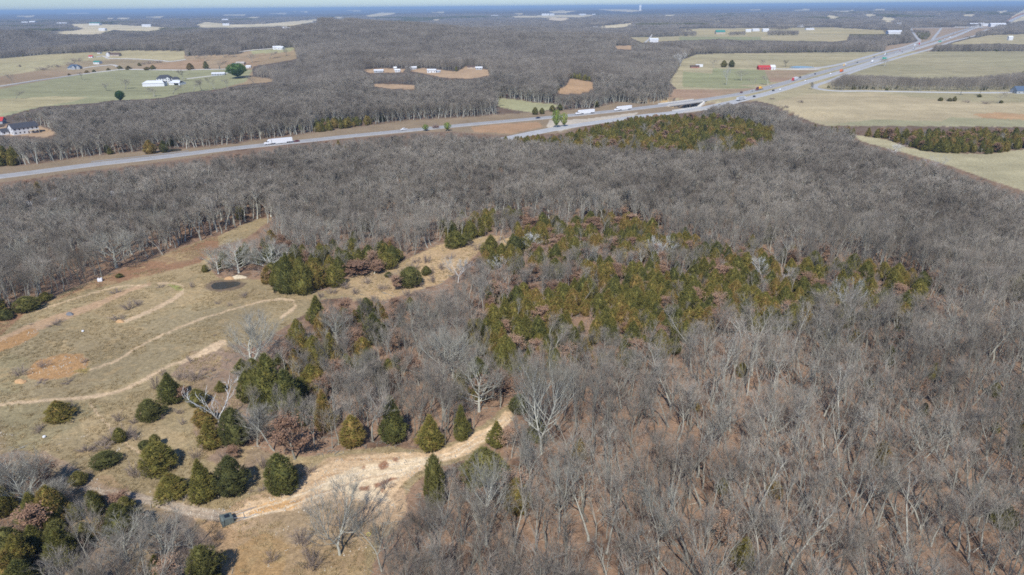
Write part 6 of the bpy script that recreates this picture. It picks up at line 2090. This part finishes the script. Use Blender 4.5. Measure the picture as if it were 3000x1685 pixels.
for (u, v, L, lb, wl) in ((1110, 212, 14, 'greenish-grey shed roof left of the tan clearing', GRY), (1158, 204, 4, 'tiny white van body in the cluttered yard', WHT), (1165, 211, 8, 'low white trailer in the cluttered yard', WHT), (1211, 203, 10, 'pale teal roofed shed in the cluttered yard', GRY), (1193, 203, 3, 'upright white tank in the cluttered yard', WHT), (1380, 201, 12, 'low rusty red-roofed shed at the right end of the tan clearing', TAN), (1403, 204, 10, 'grey shed at the right end of the tan clearing', GRY)):
    h = at_base('yard_shed', u, v, 5, lb, 'shed', 'sheds in the cluttered yard')
    gable(h, L, min(L * .6, 6), 2.8, 1.4, wl(), BRR() if 'red-roofed' in lb else SHT(), nw=2, nwe=0, door=False)
h = at_base('barn', 2243, 204, 0, 'long red barn with red roof and white gable end beside the highway', 'barn')
gable(h, 20, 10, 3.6, 3.0, RDW(), RDR(), nw=4, nwe=0, x0=-3)
gable(h, 7, 10.5, 4.0, 3.2, WHT(), WHT(), nw=1, nwe=2, x0=10.6)
MB().box(-12.9, 6.9, -5.2, -5.04, 2.9, 3.5).build('trim', WHT(), h)
h = at_base('farmhouse', 2035, 199, 0, 'low brick house with dark roof at the left of the valley pasture', 'house')
gable(h, 14, 7, 2.6, 1.6, BRK(), BRR(), nw=4, nwe=1)
h = at_base('cargo_container', 2048, 196, 0, 'white cargo container behind the low brick house', 'container')
MB().box(-6, 6, -1.6, 1.6, 0, 4.2).build('body', SHT(), h)
MB().box(5.98, 6.06, -1.4, 1.4, .2, 4.0).build('door', GRY(), h)
h = at_base('barn', 2109, 100, 0, 'teal-roofed barn in the upper hay fields', 'barn')
gable(h, 34, 20, 7, 7, TAN(), GNR(), nw=3, nwe=0)
for (u, v, L, W, H, lb) in ((2192, 94, 20, 12, 7, 'leftmost white building of the upper farmstead'), (2213, 92, 28, 14, 7, 'second white building of the upper farmstead'), (2242, 93, 24, 14, 8, 'rightmost white building of the upper farmstead'), (2371, 88, 34, 16, 5, 'white-roofed building alone in the upper hay field'),
                            (1915, 124, 22, 14, 7, 'white farmhouse beside the diagonal dirt lane'), (2618, 102, 46, 26, 10, 'large white hall right of the evergreen stand'), (2345, 79, 30, 14, 6, 'pale house in front of the far dark wood'), (2851, 77, 44, 24, 9, 'first white building behind the overpass'), (2872, 76, 24, 20, 9, 'second white building behind the overpass'),
                            (2882, 77, 36, 20, 8, 'third white building behind the overpass'), (2920, 79, 60, 30, 11, 'white building in the trees right of the interchange'), (2632, 75, 30, 16, 8, 'tiny white house on the dark wood edge'), (2958, 118, 12, 8, 8, 'tiny white shed in the right upper field'),
                            (98, 70, 60, 26, 14, 'white house far off at left'), (74, 71, 40, 22, 12, 'smaller white house far off at left'), (280, 74, 70, 30, 12, 'pale blue-roofed building by the far tan field'), (183, 73, 60, 26, 10, 'white building at the left end of the far tan field'), (430, 79, 50, 24, 10, 'white building at the right end of the far tan field'),
                            (302, 90, 34, 18, 8, 'grey house among bushes in the far tan field'), (660, 63, 50, 30, 14, 'white house above the far strip field'), (663, 75, 40, 20, 9, 'small pale house in the far strip field'), (1450, 49, 80, 30, 10, 'long white building on the far plain'), (1706, 45, 90, 34, 12, 'white sheds at the head of the far tan strip'),
                            (1740, 45, 40, 24, 10, 'white shed right of the far tan strip sheds'), (1598, 46, 90, 40, 16, 'low white shed on the far tan strip'), (1616, 46, 60, 40, 16, 'second low white shed on the far tan strip'), (1768, 91, 22, 12, 6, 'left white roof in the valley trees'), (1805, 90, 30, 14, 6, 'right white roof in the valley trees'), (1745, 82, 22, 12, 5, 'pale roof by the valley field'),
                            (1875, 31, 34, 34, 60, 'white tower building on the horizon plain')):
    h = at_base('farm_building', u, v, RNG.randint(-25, 25), lb, 'building', 'far white buildings')
    gable(h, L, W, H, H * .45, WHT(), GNR() if 'blue-roofed' in lb else SHT(), nw=2, nwe=1, door=False)
h = at_base('farmhouse', 2995, 273, 0, 'grey house with dark blue roof cut by the right edge', 'house')
gable(h, 22, 12, 3.6, 4.4, GRY(), BLR(), nw=4, nwe=1)
h = at_base('farmhouse', 312, 346, 10, 'weathered pale house hidden in the bare wood at left', 'house')
gable(h, 14, 8, 3.4, 3, GRY(), bmat('pale_shingles', (.42, .38, .34)), nw=3, nwe=1)
h = at_base('farmhouse', -6, 362, 10, 'house with red roof just inside the left edge', 'house')
gable(h, 12, 8, 3, 3, GRY(), RDR(), nw=2, nwe=1)

# ------------------------------------------------------------------ ponds
M['water'] = plain('pond_water', (0.05, 0.045, 0.03), 0.3, 0.3, 0.1, 0.3)
M['bluewater'] = plain('sky_lit_pond_water', (0.06, 0.09, 0.12), 0.10, 0.6, 0.1, 0.3)


def pond(name, pts_, mat, label, dz=0.04, flat=True):
    P = on_ground(pts_)
    P = spline(np.concatenate([P, P[:1]]), 2.0)[:-1]
    c = P.mean(0)
    z = float(np.max(hgt(P[:, 0], P[:, 1]))) + dz
    m = MB()
    m.add([(c[0], c[1], z)] + [(p[0], p[1], z) for p in P], [(0, (i + 1) % len(P) + 1, i + 1) for i in range(len(P))])
    o = m.build(name, mat)
    tag(o, label, 'pond', kind='structure')


pond('pond', [(618, 838), (628, 829), (660, 826), (690, 825), (704, 829), (700, 836), (680, 842), (650, 848), (625, 847)], M['water'], 'small dark oval pond at the top of the meadow')
pond('pond', [(462, 443), (475, 438), (500, 436), (530, 437), (528, 442), (500, 445), (475, 447)], M['water'], 'dark pond above the highway at left', 0.1)
pond('pond', [(2312, 197.5), (2330, 194.5), (2356, 195), (2386, 197.5), (2360, 199.5), (2330, 199.5)], M['bluewater'], 'thin blue pond right of the red-roofed barn', 0.3)

# ------------------------------------------------------------------ small things
def lump(name, u, v, wx, wy, h, mat, label, cat, seed=0, n=18):
    x, y, z = g1(u, v)
    r = np.random.RandomState(seed)
    m = MB()
    V_, F_2 = [(0, 0, h)], []
    rings = 5
    ph = r.rand(4) * 6.28
    for i in range(1, rings + 1):
        t = i / rings
        for k in range(n):
            a = 2 * math.pi * k / n
            rr = t * (1 + .16 * math.sin(2 * a + ph[0]) + .1 * math.sin(5 * a + ph[1])) * r.uniform(.93, 1.07)
            V_.append((wx / 2 * rr * math.cos(a), wy / 2 * rr * math.sin(a), h * math.cos(t * 1.57) * r.uniform(.85, 1.15) - (.3 if i == rings else 0)))
    for k in range(n):
        F_2.append((0, 1 + k, 1 + (k + 1) % n))
    for i in range(rings - 1):
        for k in range(n):
            a, b = 1 + i * n + k, 1 + i * n + (k + 1) % n
            F_2.append((a, a + n, b + n, b))
    m.add(V_, F_2)
    o = m.build(name, mat)
    o.location = (x, y, z)
    tag(o, label, cat)


CL = plain('orange_clay', lin(206, 168, 124, .8), .95, .1, .15, 2)
RKM = plain('pale_limestone', lin(214, 198, 168, .8), .95, .1, .2, 1.2)
GRK = plain('grey_rock', lin(130, 132, 136, .8), .9, .1, .15, 2)
lump('clay_mound', 352, 943, 3.2, 2.2, .8, CL, 'orange clay mound at the lower end of the track loop', 'mound', 1)
lump('clay_mound', 60, 1119, 4.0, 2.6, .9, CL, 'orange clay mound left of the round clay patch', 'mound', 2)
lump('boulder', 205, 922, 3.2, 2.0, 1.0, GRK, 'blue-grey boulder in the meadow above the clay patch', 'boulder', 3)
lump('rock_ledge', 700, 815, 7.5, 2.4, 1.3, RKM, 'pale limestone ledge at the right behind the pond', 'rock', 4)
lump('rock_ledge', 672, 818, 4.0, 2.2, 1.1, CL, 'orange-pale limestone ledge at the left behind the pond', 'rock', 5)
lump('boulder', 480, 1117, 1.2, 1.0, .5, RKM, 'small pale rock beside the dirt track', 'boulder', 6)
h = at_base('plastic_tank', 294, 824, 20, 'small white plastic tank standing in the meadow below the left wood', 'tank')
MB().box(-.85, .85, -.7, .7, 0, 1.3).build('body', M['white'], h, .12)
MB().tube([(0, 0, 1.28), (0, 0, 1.42)], [.25, .25], 10, True).build('cap', M['tyre'], h)
for u, v, lb in ((806, 857, 'black tyre lying left of the small cedars at the pond end'), (243, 972, 'white plastic bucket lying in the meadow'), (130, 1282, 'white bag lying in the lower meadow')):
    h = at_base('scrap', u, v, .4, lb, 'litter')
    if 'tyre' in lb:
        h.name = 'old_tyre'
        m = MB()
        ring = [(0.45 * math.cos(a), 0.45 * math.sin(a), .16) for a in np.linspace(0, 2 * math.pi, 19)]
        m.tube(ring, [.16] * 19, 8).build('tread', M['tyre'], h)
    else:
        h.name = 'plastic_bucket' if 'bucket' in lb else 'plastic_bag'
        MB().tube([(0, 0, 0), (0, 0, .25), (0.05, 0, .5)], [.30, .42, .3], 9, True).build('body', M['white'], h)
# toppled hunting blind with its legs stretched over the ground
bx, by, bz = g1(668, 1530)
lx, ly, lz = g1(730, 1505)
ba = math.atan2(ly - by, lx - bx)
h = root('hunting_blind', (bx, by, bz), ba, 'grey-green box hunting blind lying toppled with its legs stretched out beside the sandy clearing', 'hunting blind')
TEAL = plain('grey_green_canvas', lin(112, 122, 118, .8), .8, .2, .15, 1.5)
m = MB().prism([(-1.0, 0), (1.0, 0), (1.05, 1.5), (-.9, 1.75)], -1.05, 1.05)
m.build('box', TEAL, h, .06)
MB().prism([(-1.35, .1), (-.95, .05), (-.8, 1.8), (-1.25, 1.55)], -1.2, 1.2).build('roof', TEAL, h, .05)
MB().box(-.5, .45, -.55, .5, 1.55, 1.72).build('window', M['glass'], h)
for (y0, z0, L) in ((-.95, .12, 4.9), (.95, .12, 4.6), (-.9, 1.2, 3.0), (.9, 1.25, 5.4)):
    MB().tube([(1.0, y0, z0), (1.0 + L, y0 * 1.25, .10)], [.06, .06], 7, True).build('leg', M['steel'], h)
MB().tube([(3.2, -1.1, .15), (3.4, 1.1, .15)], [.04, .04], 6).build('brace', M['steel'], h)
# yellow ring hanging in the whitish oak at the bottom edge
x, y, z = g1(1119, 1674)
m = MB()
cx, cy, cz = x - 1.9, y - 0.6, z + 7.0
dr_ = ray(1080, 1566)
T_ = 0
px_, py_, pz_ = ground(1080, 1566, lift=6.8)
cx, cy, cz = float(px_[0]), float(py_[0]), 6.9
ring = [(0.34 * math.cos(a), 0.1 * math.sin(a), 0.30 * math.sin(a)) for a in np.linspace(0, 2 * math.pi, 25)]
o = MB().tube(ring, [.05] * 25, 6).build('yellow_ring', plain('yellow_plastic', (.75, .72, .12), .5))
o.location = (cx, cy, cz)
tag(o, 'small yellow ring hanging in the branches of the whitish oak at the bottom edge', 'ring')
# fallen logs
LOGB = plain('bleached_log', lin(196, 182, 160, .8), .95, .1, .15, 2)
for i, (u, v, du, dv) in enumerate([(2440, 1640, 40, -14), (2580, 1600, 30, 18), (1900, 1560, 26, -22), (2020, 1480, 34, -8), (2700, 1540, 44, 10), (2850, 1620, 30, -24), (2250, 1520, 32, 6), (1750, 1500, 20, -24), (2480, 1420, 36, -12), (2120, 1660, 30, -30), (2900, 1460, 36, 8), (1960, 1390, 30, 4)]):
    a = g1(u, v)
    b = g1(u + du, v + dv)
    m = MB().tube([(a[0], a[1], a[2] + .12), ((a[0] + b[0]) / 2, (a[1] + b[1]) / 2, .16 + a[2]), (b[0], b[1], b[2] + .1)], [.15, .12, .06], 7, True)
    tag(m.build('fallen_log', LOGB), 'bleached fallen log %s' % where(u, v), 'log', 'fallen logs in the leaf litter')

# things of one look in one part of the wood are told apart by counting from the left
ORD = ['leftmost', 'second from left', 'third from left', 'fourth from left', 'fifth from left', 'sixth from left', 'seventh from left', 'eighth from left', 'ninth from left', 'tenth from left', 'eleventh from left', 'twelfth from left'] + ['%dth from left' % i for i in range(13, 80)]
same = {}
for o in S.objects:
    if o.parent is None and 'label' in o and 'kind' not in o:
        same.setdefault(o['label'], []).append(o)
for lb, L in same.items():
    if len(L) > 1:
        L.sort(key=lambda o: float(project(o.location[0], o.location[1], o.location[2])[0]))
        for i, o in enumerate(L):
            o['label'] = lb + ', ' + ('rightmost' if i == len(L) - 1 else ORD[i])

# ------------------------------------------------------------------ the air
hz = MB().box(-47500, 47500, -47500, 47500, -32, 132)
me = hz.mesh('haze', None) if False else None
ho = bpy.data.objects.new('haze', bpy.data.meshes.new('haze'))
ho.data.from_pydata(hz.v, [], hz.f)
hm = bpy.data.materials.new('haze')
hm.use_nodes = True
nt = hm.node_tree
nt.nodes.clear()
out = nt.nodes.new('ShaderNodeOutputMaterial')
pv = nt.nodes.new('ShaderNodeVolumePrincipled')
pv.inputs['Color'].default_value = (0.50, 0.72, 1.0, 1)
pv.inputs['Density'].default_value = 8.0e-5
pv.inputs['Anisotropy'].default_value = 0.0
nt.links.new(pv.outputs[0], out.inputs['Volume'])
ho.data.materials.append(hm)
COL.objects.link(ho)
tag(ho, 'thin bluish haze over the whole landscape', 'haze', kind='stuff')
